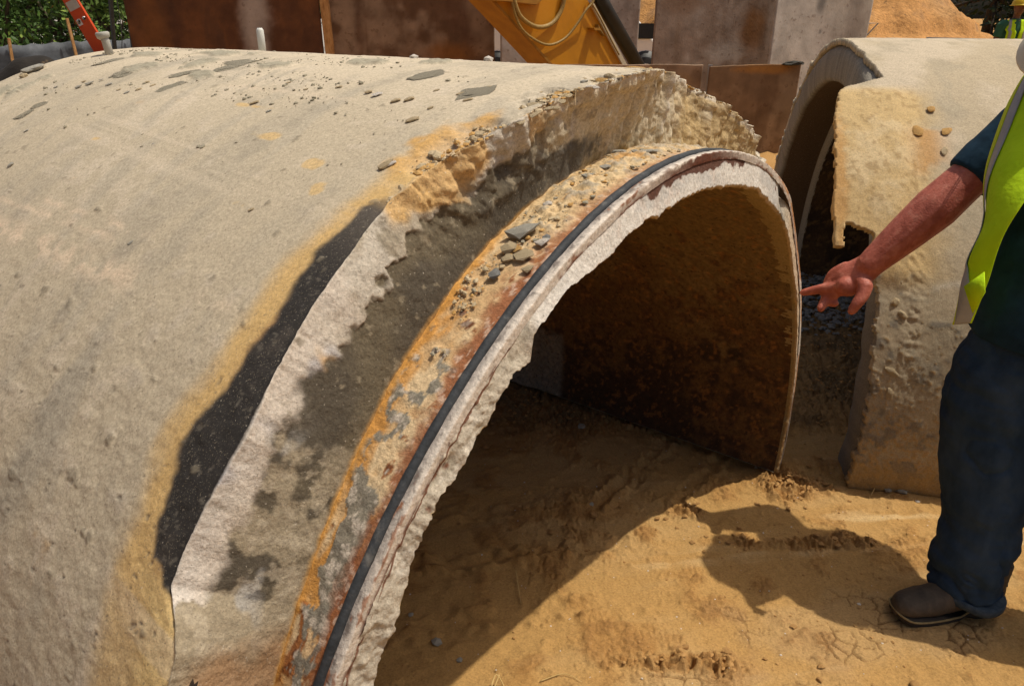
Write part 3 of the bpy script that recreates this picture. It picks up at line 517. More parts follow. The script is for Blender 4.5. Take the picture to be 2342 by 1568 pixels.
def crumbs(name, mat, spots, seed=1, kind='stuff', parent=None):      # spots: (point, size, normal)
    base = [rock_mesh(900+k, [.8, .45, .6][k % 3], 1, .3) for k in range(6)]; B = []
    for me in base:
        V = np.empty(len(me.vertices)*3); me.vertices.foreach_get('co', V); B.append((V.reshape(-1, 3), np.array([p.vertices[:] for p in me.polygons])))
    Vs, Fs, n = [], [], 0; r = random.Random(seed)
    for p, s, nr in spots:
        V, F = B[r.randrange(6)]; q = Matrix.Rotation(r.random()*6.28, 3, 'Z')
        if nr is not None: q = Vector(nr).to_track_quat('Z', 'Y').to_matrix() @ q
        Vs.append((V*s*[1, .6+.4*r.random(), .8])@np.array(q).T+np.array(p)); Fs.append(F+n); n += len(V)
    o = mesh(name, np.concatenate(Vs), np.concatenate(Fs), mat, parent, None, False); o['kind'] = kind; return o
# crumbs of clay over the ground
spots = []
for _ in range(60000):
    x, y = rnd.uniform(-.6, 2.3), rnd.uniform(1.1, 4.2)
    i = min(int(np.searchsorted(xs, x)), len(xs)-1); j = min(int(np.searchsorted(ys, y)), len(ys)-1)
    if rnd.random() < .03+.6*rub[i, j]**1.5:
        spots.append(((x, y, h[i, j]+.001), .0020+.0055*rnd.random()**3*(1+1.2*rub[i, j]), None))
    if len(spots) > 9000: break
crumbs('clay_crumbs', M_ST['clay'], spots, 3)
spots = [((x, y, gz(x, y)), .0015+.003*rnd.random()**2, None) for x, y in [(rnd.uniform(-.4, 1.9), rnd.uniform(1.15, 2.6)) for _ in range(260)]]
crumbs('pale_grit', M_ST['white'], spots, 5)
for k in range(70):                                   # bigger clay lumps one could pick up
    cx, cy, sx, sy, wh = rnd.choice([(1.08, 2.30, .13, .07, 'heaped at the foot of the rim corner')]*2+[(.95, 1.99, .3, .04, 'in the crumbly line across the path of the arm shadow'), (.3, 2.05, .2, .1, 'in the shade of the arch on the tracked clay'), (.62, 2.16, .14, .06, 'along the edge of the arch shadow'), (.0, 2.8, .3, .3, 'on dark dirt deep inside the near pipe'), (.75, 1.47, .2, .08, 'in the sunny foreground near the cracked patch')])
    x, y = rnd.gauss(cx, sx), rnd.gauss(cy, sy); s = .008+.009*rnd.random()**2
    stone('clay_lump', 'clay', (x, y, gz(x, y)+s*.25), s, 'small crumbly clay lump '+wh, 'lump', 'clay lumps '+wh)
for px, py, s, kd, lab in [(1762, 1085, .016, 'grey', 'grey stone just beside the foot of the rim corner'), (1728, 1078, .013, 'grey', 'small grey stone left of the rim corner foot'), (2060, 1128, .022, 'grey', 'flat grey stone at the base corner of the farther pipe'), (2030, 1125, .016, 'grey', 'small grey stone left of the flat one at the farther pipe base'),
                           (2098, 1148, .010, 'white', 'pinkish white pebble in front of the farther pipe base'), (1352, 1165, .013, 'grey', 'round pale stone in the shade inside the pipe mouth'), (998, 1463, .020, 'grey', 'dark grey stone in the shade near the lower left rim'), (1128, 1610, .02, 'blue', 'dark stone beside the dry stalks at the bottom'),
                           (1050, 1503, .012, 'grey', 'small grey stone in the shade right of the pipe wall'), (940, 1400, .012, 'grey', 'dark stone in the shade close under the broken rim'), (1870, 1065, .012, 'clay', 'clay lump on the path between the two pipes'), (2195, 1568, .008, 'white', 'small white pebble near the boot heel'), (1965, 1378, .008, 'white', 'white pebble on the cracked clay before the boot'), (1330, 985, .022, 'grey', 'grey stone lying on shaded dirt deep in the pipe')]:
    p = at_z(px, py); p.z = gz(p.x, p.y)+s*.3; stone('stone', kd, p, s, lab)

# gravel bank showing through the far pipe mouth
bx, by = np.linspace(1.1, 4.6, 120), np.linspace(3.1, 5.0, 90); BX, BY = np.meshgrid(bx, by, indexing='ij')
spots = []
for _ in range(5200):
    x, y = rnd.uniform(1.25, 3.2), rnd.uniform(3.55, 4.95)
    d_ = (np.array([x, y, 0])-PC2); a_ = d_@N2; s_ = d_@A2
    if abs(a_) > 1.10 or s_ < -.35 or rnd.random() > sm(np.float64(y), 3.6, 4.1): continue
    spots.append(((x, y, gz(x, y)+.004+.015*rnd.random()), .010+.016*rnd.random(), None))
gv = crumbs('gravel', M_ST['blue'], spots, 9); gv['label'] = 'blue grey gravel spread inside the farther pipe'

# ------------------------------------------------------------------ behind the pipes: steel plates on end
def on_cyl(px, py, r=RO, C=PC, U=PU, AX=PAX):         # first hit of a sight line on a pipe; falls back to the crest
    o_ = np.array([0, 0, CAM_H])-C; rv = np.array(at(px, py, 1))-np.array([0, 0, CAM_H])
    A = np.array([rv@U, rv[2]]); B = np.array([o_@U, o_[2]]); a, b, cc = A@A, 2*A@B, B@B-r*r; D = max(0, b*b-4*a*cc)
    t = (-b-math.sqrt(D))/2/a; q = o_+t*rv; th_ = math.atan2(q[2], q@U); n = math.cos(th_)*U+math.sin(th_)*PZ
    return Vector(C+r*n+(q@AX)*AX), Vector(n)
M_PLATE = vmat('rusted_plate', (3.2, .22), ((7, .006), (40, .0015)), .8, [(14, .63, (.10, .045, .02), .4)], spec=.35)
def plate(px0, px1, Y, z1, base, alt, streak, label, yaw=0.0, stains=(), seed=0, group='rusted steel plates standing behind the pipes'):
    x0, x1 = at_y(px0, 110, Y).x, at_y(px1, 110, Y).x; cx = (x0+x1)/2; wd = (x1-x0)/math.cos(yaw)
    u_, v_ = np.meshgrid(np.linspace(-.5, .5, 90)*wd, np.linspace(-.05, z1, 110), indexing='ij')
    e = empty('steel_plate', (cx, Y, 0), label, 'steel plate', group)
    bend = .018*fbm(P3(u_*.6, v_*.6, 0*u_), 1, 3, 200+seed)
    V = P3(cx+u_*math.cos(yaw)-bend*math.sin(yaw), Y+u_*math.sin(yaw)+bend, v_+.012*fbm(P3(u_*3, 0*u_, 0*u_), 1, 3, 205+seed)*sm(v_, z1-.1, z1))
    q = P3(u_, v_, 0*u_); n_ = fbm(q, 1.1, 5, 210+seed); m_ = fbm(P3(u_*4, v_*.7, 0*u_), 1, 5, 220+seed); k_ = fbm(q, 6, 4, 230+seed)
    c = np.ones(u_.shape+(3,), np.float32)*np.array(base, np.float32); c = mixc(c, alt, sm(n_+.4*k_, -.1, .55)); c = mixc(c, streak, sm(m_+.3*n_, .15, .7)*.7); c = c*(1+.18*k_[..., None])
    for (sx, sz, rx, rz, col, a) in stains: c = mixc(c, col, sm(np.exp(-((u_/wd-sx)/rx)**2-((v_-sz)/rz)**2)+.22*k_+.12*n_, .25, .95)*a)
    o = mesh('face_sheet', V, gridF(90, 110), M_PLATE, e, c); o.modifiers.new('t', 'SOLIDIFY').thickness = .03
    return e
RB = (.105, .042, .018); RB2 = (.15, .062, .024); RB3 = (.07, .034, .02); GB = (.20, .15, .115)
plate(306, 738, 12.0, 3.4, RB, (.15, .058, .02), RB3, 'dark red-brown rusty plate with a whitish smear, leftmost of the tall plates', .02, [(.16, 1.6, .09, .9, (.42, .36, .32), .9), (-.38, 1.4, .12, .8, (.19, .075, .02), .7)], 1)
plate(757, 1131, 12.1, 3.4, (.15, .08, .042), (.27, .185, .125), (.12, .055, .028), 'brown mottled rusty plate right of the timber post', .03, [(.25, 1.1, .18, .25, (.25, .10, .02), .8), (.42, 1.7, .12, .7, (.30, .20, .13), .7)], 2)
plate(1146, 1466, 12.3, 3.4, (.33, .265, .225), (.40, .34, .30), (.27, .19, .14), 'grey-brown tall plate partly hidden by the excavator arm', .30, [(-.4, 1.4, .15, .6, (.44, .40, .37), .8)], 3)
plate(1486, 1775, 12.3, 3.4, (.29, .215, .165), (.38, .31, .26), (.22, .15, .10), 'grey-brown tall plate with a rust stain beside the pale plate', .28, [(.32, 1.5, .12, .45, (.23, .11, .035), .85), (.1, 1.15, .2, .18, (.45, .41, .37), .7), (-.3, 1.9, .2, .3, (.19, .10, .05), .6)], 4)
plate(1745, 2003, 11.75, 3.4, (.47, .43, .38), (.38, .345, .31), (.52, .48, .43), 'pale whitish tall plate with dark scuffs at the right of the row', .42, [(-.05, 1.85, .07, .18, (.15, .14, .13), .9), (.13, 2.05, .06, .06, (.15, .14, .13), .8), (.34, 1.6, .16, 1.2, (.26, .225, .195), .85), (-.02, 1.45, .02, .03, (.1, .1, .1), .8)], 5)
plate(1290, 1617, 9.65, 1.105, (.24, .15, .09), (.32, .215, .14), (.17, .095, .055), 'low brown steel plate standing below the excavator arm', .10, [(.25, .9, .3, .12, (.26, .15, .06), .6)], 6, 'low steel plates behind the pipes')
plate(1626, 1842, 9.68, 1.10, (.215, .128, .068), (.30, .20, .12), (.15, .085, .042), 'low brown steel plate with an orange top edge beside the far pipe mouth', .10, [(0.1, 1.05, .4, .07, (.38, .17, .035), .9), (.4, .7, .12, .4, (.25, .17, .10), .7), (-.2, .2, .3, .2, (.22, .16, .11), .5)], 7, 'low steel plates behind the pipes')
x_ = at_y(1621.5, 180, 9.72).x; tag(MB().box((x_, 9.72, .545), (.055, .02, 1.12), bev=.004).build('steel_strip', nmat('grey_steel', [(.34, .32, .29), (.45, .42, .39)], 6), None), 'narrow light grey strip standing between the two low plates', 'steel strip')
p = at_y(1815, 146, 9.66); tag(link('tar_lump', rock('blue', 3, 2)), 'black ragged lump lying on the top edge of the low plate', 'lump'); o = bpy.data.objects['tar_lump']; o.data = rock_mesh(77, .5, 2, .4); o.data.materials.append(nmat('tar', [(.02, .018, .014), (.05, .045, .03)], 20)); o.location = (p.x, 9.68, 1.125); o.scale = (.15, .06, .06)
# timber post in the gap
tp = at_y(746, 60, 12.0); M_WOOD = nmat('raw_timber', [(.30, .14, .045), (.50, .27, .10), (.60, .36, .16)], 26, .8, .002, 60, (1, 1, .35))
tag(MB().box((tp.x, 12.06, 1.7), (.135, .09, 3.5), Euler((0, -.02, 0)), .008).build('timber_post', M_WOOD), 'tan timber post standing in the gap between two rusty plates', 'timber post')
# small bracket by the pale plate
p = at_y(1997, 62, 12.3); b_ = MB(); b_.tube([(p.x-.12, 12.3, p.z+.05), (p.x+.07, 12.3, p.z+.055), (p.x-.1, 12.3, p.z-.15)], .012, 6); tag(b_.build('bracket', nmat('grey_paint', [(.3, .3, .28), (.42, .42, .4)], 8)), 'small grey angle bracket at the right edge of the pale plate', 'bracket')

# ------------------------------------------------------------------ excavator arm
M_YEL = nmat('machine_yellow', [(.44, .175, .006), (.54, .22, .006), (.56, .24, .012)], 3.5, .5, .0008, 60, spec=.4)
M_YELD = nmat('dark_machine_yellow', [(.26, .11, .012), (.40, .19, .02)], 5, .6, .001, 60)  # darker, browner yellow for flange, pivot plate, clip and bucket
M_HOSE = nmat('hose_cover', [(.20, .12, .03), (.36, .24, .07)], 40, .6, .001, 150)
M_BLK = nmat('black_steel', [(.012, .012, .011), (.028, .027, .025)], 9, .5, .0006, 90)
ex = empty('excavator_arm', (3.2, 10.3, 0), 'yellow excavator arm with looping hoses slanting down behind the near pipe', 'excavator')
EN = Vector((.62, -.78, 0)).normalized(); EP = at_y(1300, 80, 10.25)
def at_e(px, py, off=0.0):
    v_ = at(px, py, 1)-Vector((0, 0, CAM_H)); t = (EP+EN*off-Vector((0, 0, CAM_H))).dot(EN)/v_.dot(EN); return Vector((0, 0, CAM_H))+v_*t
poly = [(1300, 191), (1154, 31), (1100, -28), (905, -240), (1195, -240), (1325, -35), (1352, 12), (1456, 191)]
def prism(name, poly, d0, d1, mat, bev=.012, par=ex):
    bm = bmesh.new(); fr = [bm.verts.new(at_e(x, y, d0)) for x, y in poly]; bk_ = [bm.verts.new(at_e(x, y, d0)-EN*(d0-d1)) for x, y in poly]; n = len(poly)
    bm.faces.new(fr); bm.faces.new(bk_[::-1])
    for i in range(n): bm.faces.new((fr[i], bk_[i], bk_[(i+1) % n], fr[(i+1) % n]))
    bmesh.ops.recalc_face_normals(bm, faces=bm.faces[:])
    if bev: bmesh.ops.bevel(bm, geom=bm.edges[:], offset=bev, segments=2, affect='EDGES')
    bm.verts.index_update(); V = [v.co[:] for v in bm.verts]; F = [[v.index for v in f.verts] for f in bm.faces]; bm.free(); return mesh(name, V, F, mat, par, None, False)
prism('boom', poly, 0, -.42, M_YEL)
prism('side_flange', [(1292, 186), (1148, 27), (1098, -26), (1108, -26), (1158, 30), (1302, 188)], .02, -.44, M_YELD, .004)
prism('pivot_plate', [(1015, -60), (1090, 0), (1160, 4), (1228, 12), (1252, -10), (1240, -60)], .10, .02, M_YELD, .006)
prism('edge_rail', [(1440, 180), (1350, 6), (1358, 6), (1452, 180)], .03, -.02, nmat('pale_worn_paint', [(.46, .38, .24), (.60, .52, .38)], 6), .003)
cy = MB(); cy.tube([at_e(1345, -60, -.05), at_e(1374, 2, -.05), at_e(1464, 160, -.05)], .098, 18); cy.build('hydraulic_cylinder', M_BLK, ex, True)
cy = MB(); cy.tube([at_e(1464, 160, -.05), at_e(1500, 225, -.05)], .05, 12); cy.build('cylinder_rod', nmat('bright_rod', [(.5, .5, .5), (.6, .6, .6)], 5, .2, 0, metallic=1), ex, True)
for pts, r in [([(1172, -40), (1176, 2), (1192, 40), (1228, 62), (1262, 54), (1285, 20), (1296, -40)], .028), ([(1168, -40), (1172, 8), (1190, 62), (1224, 92), (1258, 103), (1292, 88), (1318, 58), (1340, 24), (1357, 2), (1362, -40)], .016)]:
    h_ = MB(); h_.tube(interp_path([at_e(x, y, .06+.03*math.sin(i)) for i, (x, y) in enumerate(pts)], 40), r, 8); h_.build('hose', M_HOSE, ex, True)
h_ = MB(); h_.tube(interp_path([at_e(1352, 6, .05), at_e(1372, 40, .05), at_e(1394, 84, .05), at_e(1416, 126, .05)], 12), .011, 6); h_.build('grease_line', M_HOSE, ex, True)
prism('hose_clip', [(1358, 64), (1372, 64), (1374, 70), (1360, 70)], .12, .0, M_YELD, .002); prism('hose_clip', [(1368, 56), (1380, 76), (1384, 84), (1370, 66)], .06, .0, M_HOSE, .002)
# bucket the arm rests on, hidden behind the low plates
bk_ = MB(); cb = at_e(1440, 200, -.2); bk_.loft([[Vector((cb.x+x, cb.y+y, z)) for y, z in [(-.3, .0), (.3, .0), (.4, .35), (.3, .62), (-.3, .62), (-.4, .35)]] for x in (-.45, .45)]); bk_.build('bucket', M_YELD, ex)

# ------------------------------------------------------------------ white van seen through the gaps
vx0, vx1 = at_y(1052, 100, 20).x, at_y(1562, 100, 20).x; wl, wr = at_y(1137, 110, 20).x, at_y(1478, 110, 20).x
van = empty('parked_van', ((vx0+vx1)/2, 20.9, 0), 'white van glimpsed through the gaps between the tall plates', 'van')
M_VAN = nmat('white_paint', [(.74, .74, .74), (.80, .80, .80)], 2, .3, 0, spec=.5, coat=.3)
prof = [(vx0, .45), (vx0-.05, .8), (vx0+.02, 1.3), (vx0+.15, 1.66), (vx1-1.6, 1.70), (vx1-1.2, 1.62), (vx1-.75, 1.12), (vx1-.1, .98), (vx1, .75), (vx1-.02, .42)]
b_ = MB(); b_.loft([[Vector((x, y, z*(1-abs(y-20.9)*.0))) for x, z in prof] for y in (20.0, 21.8)]); o = b_.build('body', M_VAN, van); bv = o.modifiers.new('b', 'BEVEL'); bv.width = .06; bv.segments = 3
M_TYRE = nmat('tyre_rubber', [(.015, .015, .015), (.03, .03, .03)], 20, .8, 0)
for x in (wl, wr):
    for y in (20.08, 21.72):
        b_ = MB(); b_.tube([(x, y-.11, .36), (x, y-.09, .36), (x, y+.09, .36), (x, y+.11, .36)], [.32, .36, .36, .32], 24); t_ = b_.build('wheel', M_TYRE, van, True)
        b_ = MB(); b_.tube([(x, y-.125, .36), (x, y+.125, .36)], .2, 16); b_.build('rim', nmat('rim', [(.4, .4, .4), (.5, .5, .5)], 5, .4, 0) if 'rim' not in bpy.data.materials else bpy.data.materials['rim'], None); rm_ = bpy.context.scene.objects[-1] if False else [q for q in COL.objects if q.name.startswith('rim')][-1]; rm_.parent = t_; rm_.location = -rootloc(t_)
    b_ = MB(); b_.tube([(x, 19.985, .40), (x, 20.03, .40)], .46, 24); b_.build('wheel_arch', M_BLK, van, True)
b_ = MB(); b_.box((vx1-.98, 19.985, 1.32), (.5, .03, .36), bev=.01); b_.build('side_window', nmat('dark_glass', [(.02, .025, .03), (.03, .035, .04)], 3, .08, 0, spec=.5), van)

# ------------------------------------------------------------------ spoil heap, fence, ladder, posts, plants
mu, mv_ = np.meshgrid(np.linspace(-1.25, 1.25, 190), np.linspace(-1.25, 1.25, 120), indexing='ij')
mx_, my_ = 9.0+9.2*mu, 29+6.5*mv_; rr_ = np.hypot(mu, mv_); q = P3(mx_, my_, 0*mx_)
mz = 6.6*(1-rr_)+fbm(q, .5, 5, 260)*.5+fbm(q, 2.2, 4, 261)*.16; mz = np.where(mz < 1.4, .9+(mz-.9)*.7, mz)
c = np.ones(mx_.shape+(3,), np.float32)*np.array((.46, .235, .08), np.float32); c = mixc(c, (.40, .24, .11), sm(mz+fbm(q, .6, 4, 263), 1.6, 3)*.7); c = mixc(c, (.30, .17, .08), sm(fbm(q, 2.4, 4, 262), .2, .6)*.7)
o = mesh('dirt_mound', P3(mx_, my_, mz), gridF(190, 120), vmat('heap_soil', (9, .3), ((5, .06), (22, .02)), 1, [(8, .64, (.13, .08, .04), .6)]), None, c); o['kind'] = 'structure'
M_SILT = nmat('silt_fabric', [(.055, .062, .07), (.10, .11, .125)], 9, .7, .004, 14)
sf = empty('silt_fence', (-7, 16, 0), 'low blue-black fabric silt fence running in front of the shrubs', 'fence')
tp_ = [(-260, 118, 14.4), (-120, 112, 14.8), (0, 105, 15.2), (80, 101, 15.5), (168, 95, 16.0), (245, 93, 16.6), (316, 90, 17.2), (400, 90, 17.6)]
tops = interp_path([at_y(*t) for t in tp_], 90); V = []
for i, p in enumerate(tops):
    for k in range(8): f = k/7; V.append((p.x+.03*math.sin(i*.7+f*3), p.y+.05*math.sin(i*.45)*(1-f)+.06*math.sin(f*6+i*.2), p.z*f+.015*math.sin(i*.9)*f))
o = mesh('fabric', V, gridF(90, 8), M_SILT, sf); o.modifiers.new('t', 'SOLIDIFY').thickness = .006
for (a, b, Y) in [((153, 42), (168, 102), 15.85), ((299, 37), (312, 108), 16.95), ((20, 88), (24, 112), 15.2), ((-110, 90), (-112, 112), 14.9)]:
    t0, t1 = at_y(*a, Y), at_y(*b, Y); d = (t1-t0); d = d/abs(d.z)*t0.z; b_ = MB(); b_.tube([t0, t0+Vector((d.x, 0, -t0.z))], .034, 4, squash=((0, 1, 0), .8)); b_.build('stake', M_WOOD, sf)
gp = nmat('dark_post_steel', [(.02, .022, .02), (.055, .055, .05)], 8, .6, .001)
for a, b, Y, r, lab in [((250, -30), (262, 108), 15.0, .045, 'dark steel post with wires right of the orange ladder'), ((288, -30), (303, 106), 15.2, .035, 'thin dark steel post beside the left edge of the rusty plate')]:
    t0, t1 = at_y(*a, Y), at_y(*b, Y); d = (t1-t0)/abs((t1-t0).z); e = empty('metal_post', (t0.x+d.x*t0.z, Y, 0), lab, 'post', 'dark metal posts by the silt fence')
    b_ = MB(); b_.tube([t0, t0+d*t0.z], r, 4, squash=((0, 1, 0), .6)); b_.build('shaft', gp, e)
    b_ = MB(); b_.tube(interp_path([t0+Vector((.1, 0, 0)), t0+d*.8+Vector((.16, 0, 0)), t0+d*1.6+Vector((.07, .02, 0)), t0+d*t0.z*.98+Vector((.12, 0, 0))], 14), .008, 5); b_.build('wire', gp, e)
# ladder, edge on
M_LAD = nmat('orange_fibreglass', [(.52, .055, .012), (.62, .085, .018)], 7, .45, .0006, 70)
M_ALU = nmat('dull_aluminium', [(.40, .40, .39), (.55, .55, .54)], 9, .45, .0004, 60, metallic=.6)
LY = 6.9; l0, l1 = at_y(162, 4, LY), at_y(228, 112, LY); ld = (l1-l0).normalized(); lad = empty('ladder', tuple(l0+ld*(l0.z/-ld.z)), 'orange fibreglass ladder leaning beyond the left end of the near pipe', 'ladder')
Lb = l0+ld*((l0.z-.02)/-ld.z); Lt = l0-ld*.42; wv_ = Vector((ld.z, 0, -ld.x)).normalized(); rotl = Matrix((wv_, (0, 1, 0), -ld)).transposed() if False else Matrix([[wv_.x, 0, -ld.x], [wv_.y, 1, -ld.y], [wv_.z, 0, -ld.z]])
LL = (Lt-Lb).length; Lm = (Lt+Lb)/2
RV = Vector((l0.x, l0.y, -.12)).normalized()*.45
for yy in (0, 1):
    b_ = MB(); b_.box(Lm+RV*yy, (.118, .006, LL), rotl); 
    for s_ in (-1, 1): b_.box(Lm+wv_*s_*.056+RV*yy+Vector((0, .014, 0)), (.008, .028, LL), rotl, .001)
    rl_ = b_.build('rail', M_LAD, lad)
    if yy == 0:
        b_ = MB(); b_.box(l0+ld*.03+Vector((0, -.005, 0)), (.10, .004, .075), rotl); b_.build('tip_band', M_ALU, rl_); bb = b_
        o = [q for q in COL.objects if q.name.startswith('tip_band')][-1]
        b_ = MB(); st_ = at_y(182, 52, LY-.005); b_.box(st_+Vector((0, 0, 0)), (.042, .003, .05), rotl); b_.build('sticker', nmat('sticker_paper', [(.6, .58, .55), (.68, .66, .62)], 8, .6, 0), rl_)
        b_ = MB(); b_.box(st_+Vector((0, -.003, .008)), (.026, .002, .006), rotl).box(st_+Vector((0, -.003, -.006)), (.026, .002, .006), rotl); b_.build('sticker_print', M_BLK, rl_)
        for k in range(-2, 9):
            base = l0+(l1-l0)*0+ld*(.155+.302*k)
            if base.z < .1 or (base-Lt).dot(ld) < .05: continue
            for s_ in (-1, 1):
                b_ = MB(); pq = base+wv_*.028*s_; b_.tube([pq+Vector((0, -.008, 0)), pq+RV*1.01], [.0165, .0165], 10); b_.build('rung', M_ALU, lad, True)
                b_ = MB(); b_.tube([pq+Vector((0, -.0095, 0)), pq+Vector((0, -.004, 0))], .0125, 8); b_.build('rung_end', M_BLK, lad)
# crumpled fabric on the far left
e = tag(MB().build('fabric_heap', None) if False else None, None) if False else None
V = []; NU, NV = 60, 26; cxp = at_y(20, 150, 6.2)
for i in range(NU):
    u_ = i/(NU-1); x = cxp.x-1.2+1.75*u_; zt = at_y(0, 168, 6.2).z+.05+.075*math.exp(-((u_-.78)/.11)**2)-.03*math.exp(-((u_-.55)/.08)**2)+.02*math.sin(u_*17)-.45*max(0, u_-.86)
    for k in range(NV):
        f = k/(NV-1); a_ = math.pi*(.08+.98*f); V.append((x+.03*math.sin(f*8+u_*9), 6.25-.32*math.cos(a_)*1.0, .02+(zt-.02)*max(0, math.sin(a_))**.55+.015*math.sin(u_*31+f*13)))
tag(mesh('geotextile', V, gridF(NU, NV), nmat('dusty_black_cloth', [(.010, .008, .006), (.02, .016, .012), (.20, .13, .06)], 5, .95, .006, 30, pos=[.3, .66, .8])), 'crumpled dusty black cloth lying beyond the left end of the near pipe', 'cloth').modifiers.new('t', 'SOLIDIFY').thickness = .012
# foliage
def lmat(name): 
    m = vmat(name, (40, .25), (), .6); return m
M_LEAF = lmat('leaves'); M_BARK = nmat('bark', [(.05, .035, .022), (.11, .08, .05)], 18, .95, .01, 30)
def plant(name, base, blobs, n, size, cols, label, cat, seed, flowers=0, group=None):
    r = np.random.default_rng(seed); e = empty(name, base, label, cat, group); V = np.zeros((n*4, 3)); Cc = np.zeros((n*4, 3)); B = np.array(blobs); wt = B[:, 3]*B[:, 4]*B[:, 5]; wt = wt/wt.sum(); ii = r.choice(len(B), n, p=wt)
    d = r.normal(size=(n, 3)); d /= np.linalg.norm(d, axis=1)[:, None]; rad = r.random(n)**.33; rad = .35+.65*rad; P = B[ii, :3]+d*rad[:, None]*B[ii, 3:6]
    cl = fbm(P, 1.5/size*.18, 3, seed); keep_ = r.random(n) < np.clip(.62+cl*1.2, .1, 1); P = P+np.array(base); nn = d+r.normal(size=(n, 3))*.8+[0, 0, .5]; nn /= np.linalg.norm(nn, axis=1)[:, None]
    a_ = np.cross(nn, r.normal(size=(n, 3))); a_ /= np.linalg.norm(a_, axis=1)[:, None]; b2 = np.cross(nn, a_); s_ = size*(.5+.8*r.random(n))*keep_
    for k, (x, y) in enumerate([(-1, 0), (0, -.45), (1, 0), (0, .45)]): V[k::4] = P+a_*(x*s_)[:, None]+b2*(y*s_)[:, None]
    t = r.random(n); cc = np.array(cols[0])*(1-t)[:, None]+np.array(cols[1])*t[:, None]; ye = r.random(n) < .07; cc[ye] = cols[2]
    if flowers: fl = (r.random(n) < flowers) & (rad > .8); cc[fl] = (.62, .12, .03)
    for k in range(4): Cc[k::4] = cc
    mesh('crown', V, np.arange(n*4).reshape(n, 4), M_LEAF, e, Cc, False)
    b_ = MB(); bz = Vector(base)
    top = max(blobs, key=lambda q: q[3]); b_.tube([bz-Vector((0, 0, .1)), bz+Vector((top[0]*.3, top[1]*.3, top[2]*.5)), bz+Vector(top[:3])], [.09*top[3], .07*top[3], .03*top[3]], 7)
    for q in blobs: b_.tube([bz+Vector((top[0]*.3, top[1]*.3, top[2]*.4)), bz+Vector((q[0]*.7, q[1]*.7, q[2]*.8)), bz+Vector(q[:3])], [.05*top[3], .03*top[3], .01], 5)
    b_.build('trunk', M_BARK, e, True); return e
GR = [(.035, .075, .012), (.075, .14, .018), (.16, .22, .03)]
def shrub(px, Y, wd, ht, seed, lab, fl=.004, n=5200, cols=GR, name='shrub', cat='shrub', sz=.085, group='green shrubs behind the silt fence'):
    b = at_z(px, 300); x = at_y(px, 60, Y).x; r = random.Random(seed); bl = []
    for k in range(9): bl.append((r.uniform(-.5, .5)*wd, r.uniform(-.3, .3)*wd, ht*(.08+.8*(k+r.random())/9), wd*(.28+.14*r.random()), wd*.3, ht*(.18+.1*r.random())))
    return plant(name, (x, Y, 0), bl, n, sz, cols, lab, cat, seed, fl, group)
shrub(20, 19.5, 3.0, 3.4, 31, 'bright green bushy shrub with orange blossoms at the far left', .012)
shrub(150, 20.6, 2.8, 3.6, 32, 'green leafy shrub behind the orange ladder')
shrub(262, 19.8, 2.4, 3.2, 33, 'yellowish green shrub between ladder and rusty plate', .001, cols=[(.05, .095, .015), (.11, .17, .03), (.2, .25, .05)])
shrub(-120, 20.5, 3.0, 3.4, 34, 'green shrub past the left end of the silt fence')
for k, (px, Y, wd, ht) in enumerate([(40, 26, 5, 6.5), (250, 27, 5, 6.2)]): shrub(px, Y, wd, ht, 40+k, ['tall dark tree behind the flowering shrub', 'tall dark tree behind the yellowish shrub'][k], 0, 6000, [(.02, .04, .01), (.04, .07, .014), (.07, .11, .02)], 'tree', 'tree', .15, 'dark trees at the back')
for k, (px, Y, wd, ht) in enumerate([(2255, 38, 6, 7.5), (2420, 36, 6, 7)]): shrub(px, Y, wd, ht, 50+k, ['dark green tree right of the orange spoil heap', 'dark green tree behind the worker in the yellow hat'][k], 0, 7000, [(.012, .024, .008), (.025, .045, .012), (.05, .07, .018)], 'tree', 'tree', .16, 'dark trees at the back')
for k, (px, Y) in enumerate([(600, 44), (1000, 46), (1500, 48)]): shrub(px, Y, 9, 8, 60+k, ['dark tree far behind the leftmost tall plate', 'dark tree far behind the mottled plate', 'dark tree far behind the excavator arm'][k], 0, 4000, [(.02, .04, .01), (.04, .07, .014), (.07, .11, .02)], 'tree', 'tree', .25, 'dark trees at the back')
# pipe or rail lying beyond the right pipe, with a stone at its end
p0, p1 = at_y(2118, 91, 8.2), at_y(2300, 96, 8.0); b_ = MB(); b_.tube([p0, p1, p1+(p1-p0)*.8], .026, 10); e = b_.build('steel_tube', nmat('dusty_grey_tube', [(.16, .14, .12), (.24, .21, .18)], 6), None, True); tag(e, 'dull grey tube laid on top of the crate beyond the farther pipe', 'tube')
cr = empty('timber_crate', (p1.x+.05, 8.35, 0), 'timber crate standing behind the farther pipe', 'crate'); M_W2 = nmat('grey_timber', [(.22, .17, .11), (.34, .27, .18)], 14, .9, .002, 50, (1, 1, .3)); zt = min(p0.z, p1.z)-.03
for k in range(5):
    b_ = MB(); b_.box((p1.x-.0, 7.93, (k+.5)*zt/5), (2.6, .03, zt/5-.015), bev=.003); b_.build('plank', M_W2, cr)
    b_ = MB(); b_.box((p1.x-.0, 8.75, (k+.5)*zt/5), (2.6, .03, zt/5-.015), bev=.003); b_.build('plank', M_W2, cr)
b_ = MB(); b_.box((p1.x, 8.34, zt-.02), (2.6, .78, .03)); b_.build('lid', M_W2, cr)
stone('stone', 'tan', Vector((p0.x-.03, 8.2, zt+.02)), .06, 'rough stone at the left end of the grey tube on the crate', sub=2, v=1)

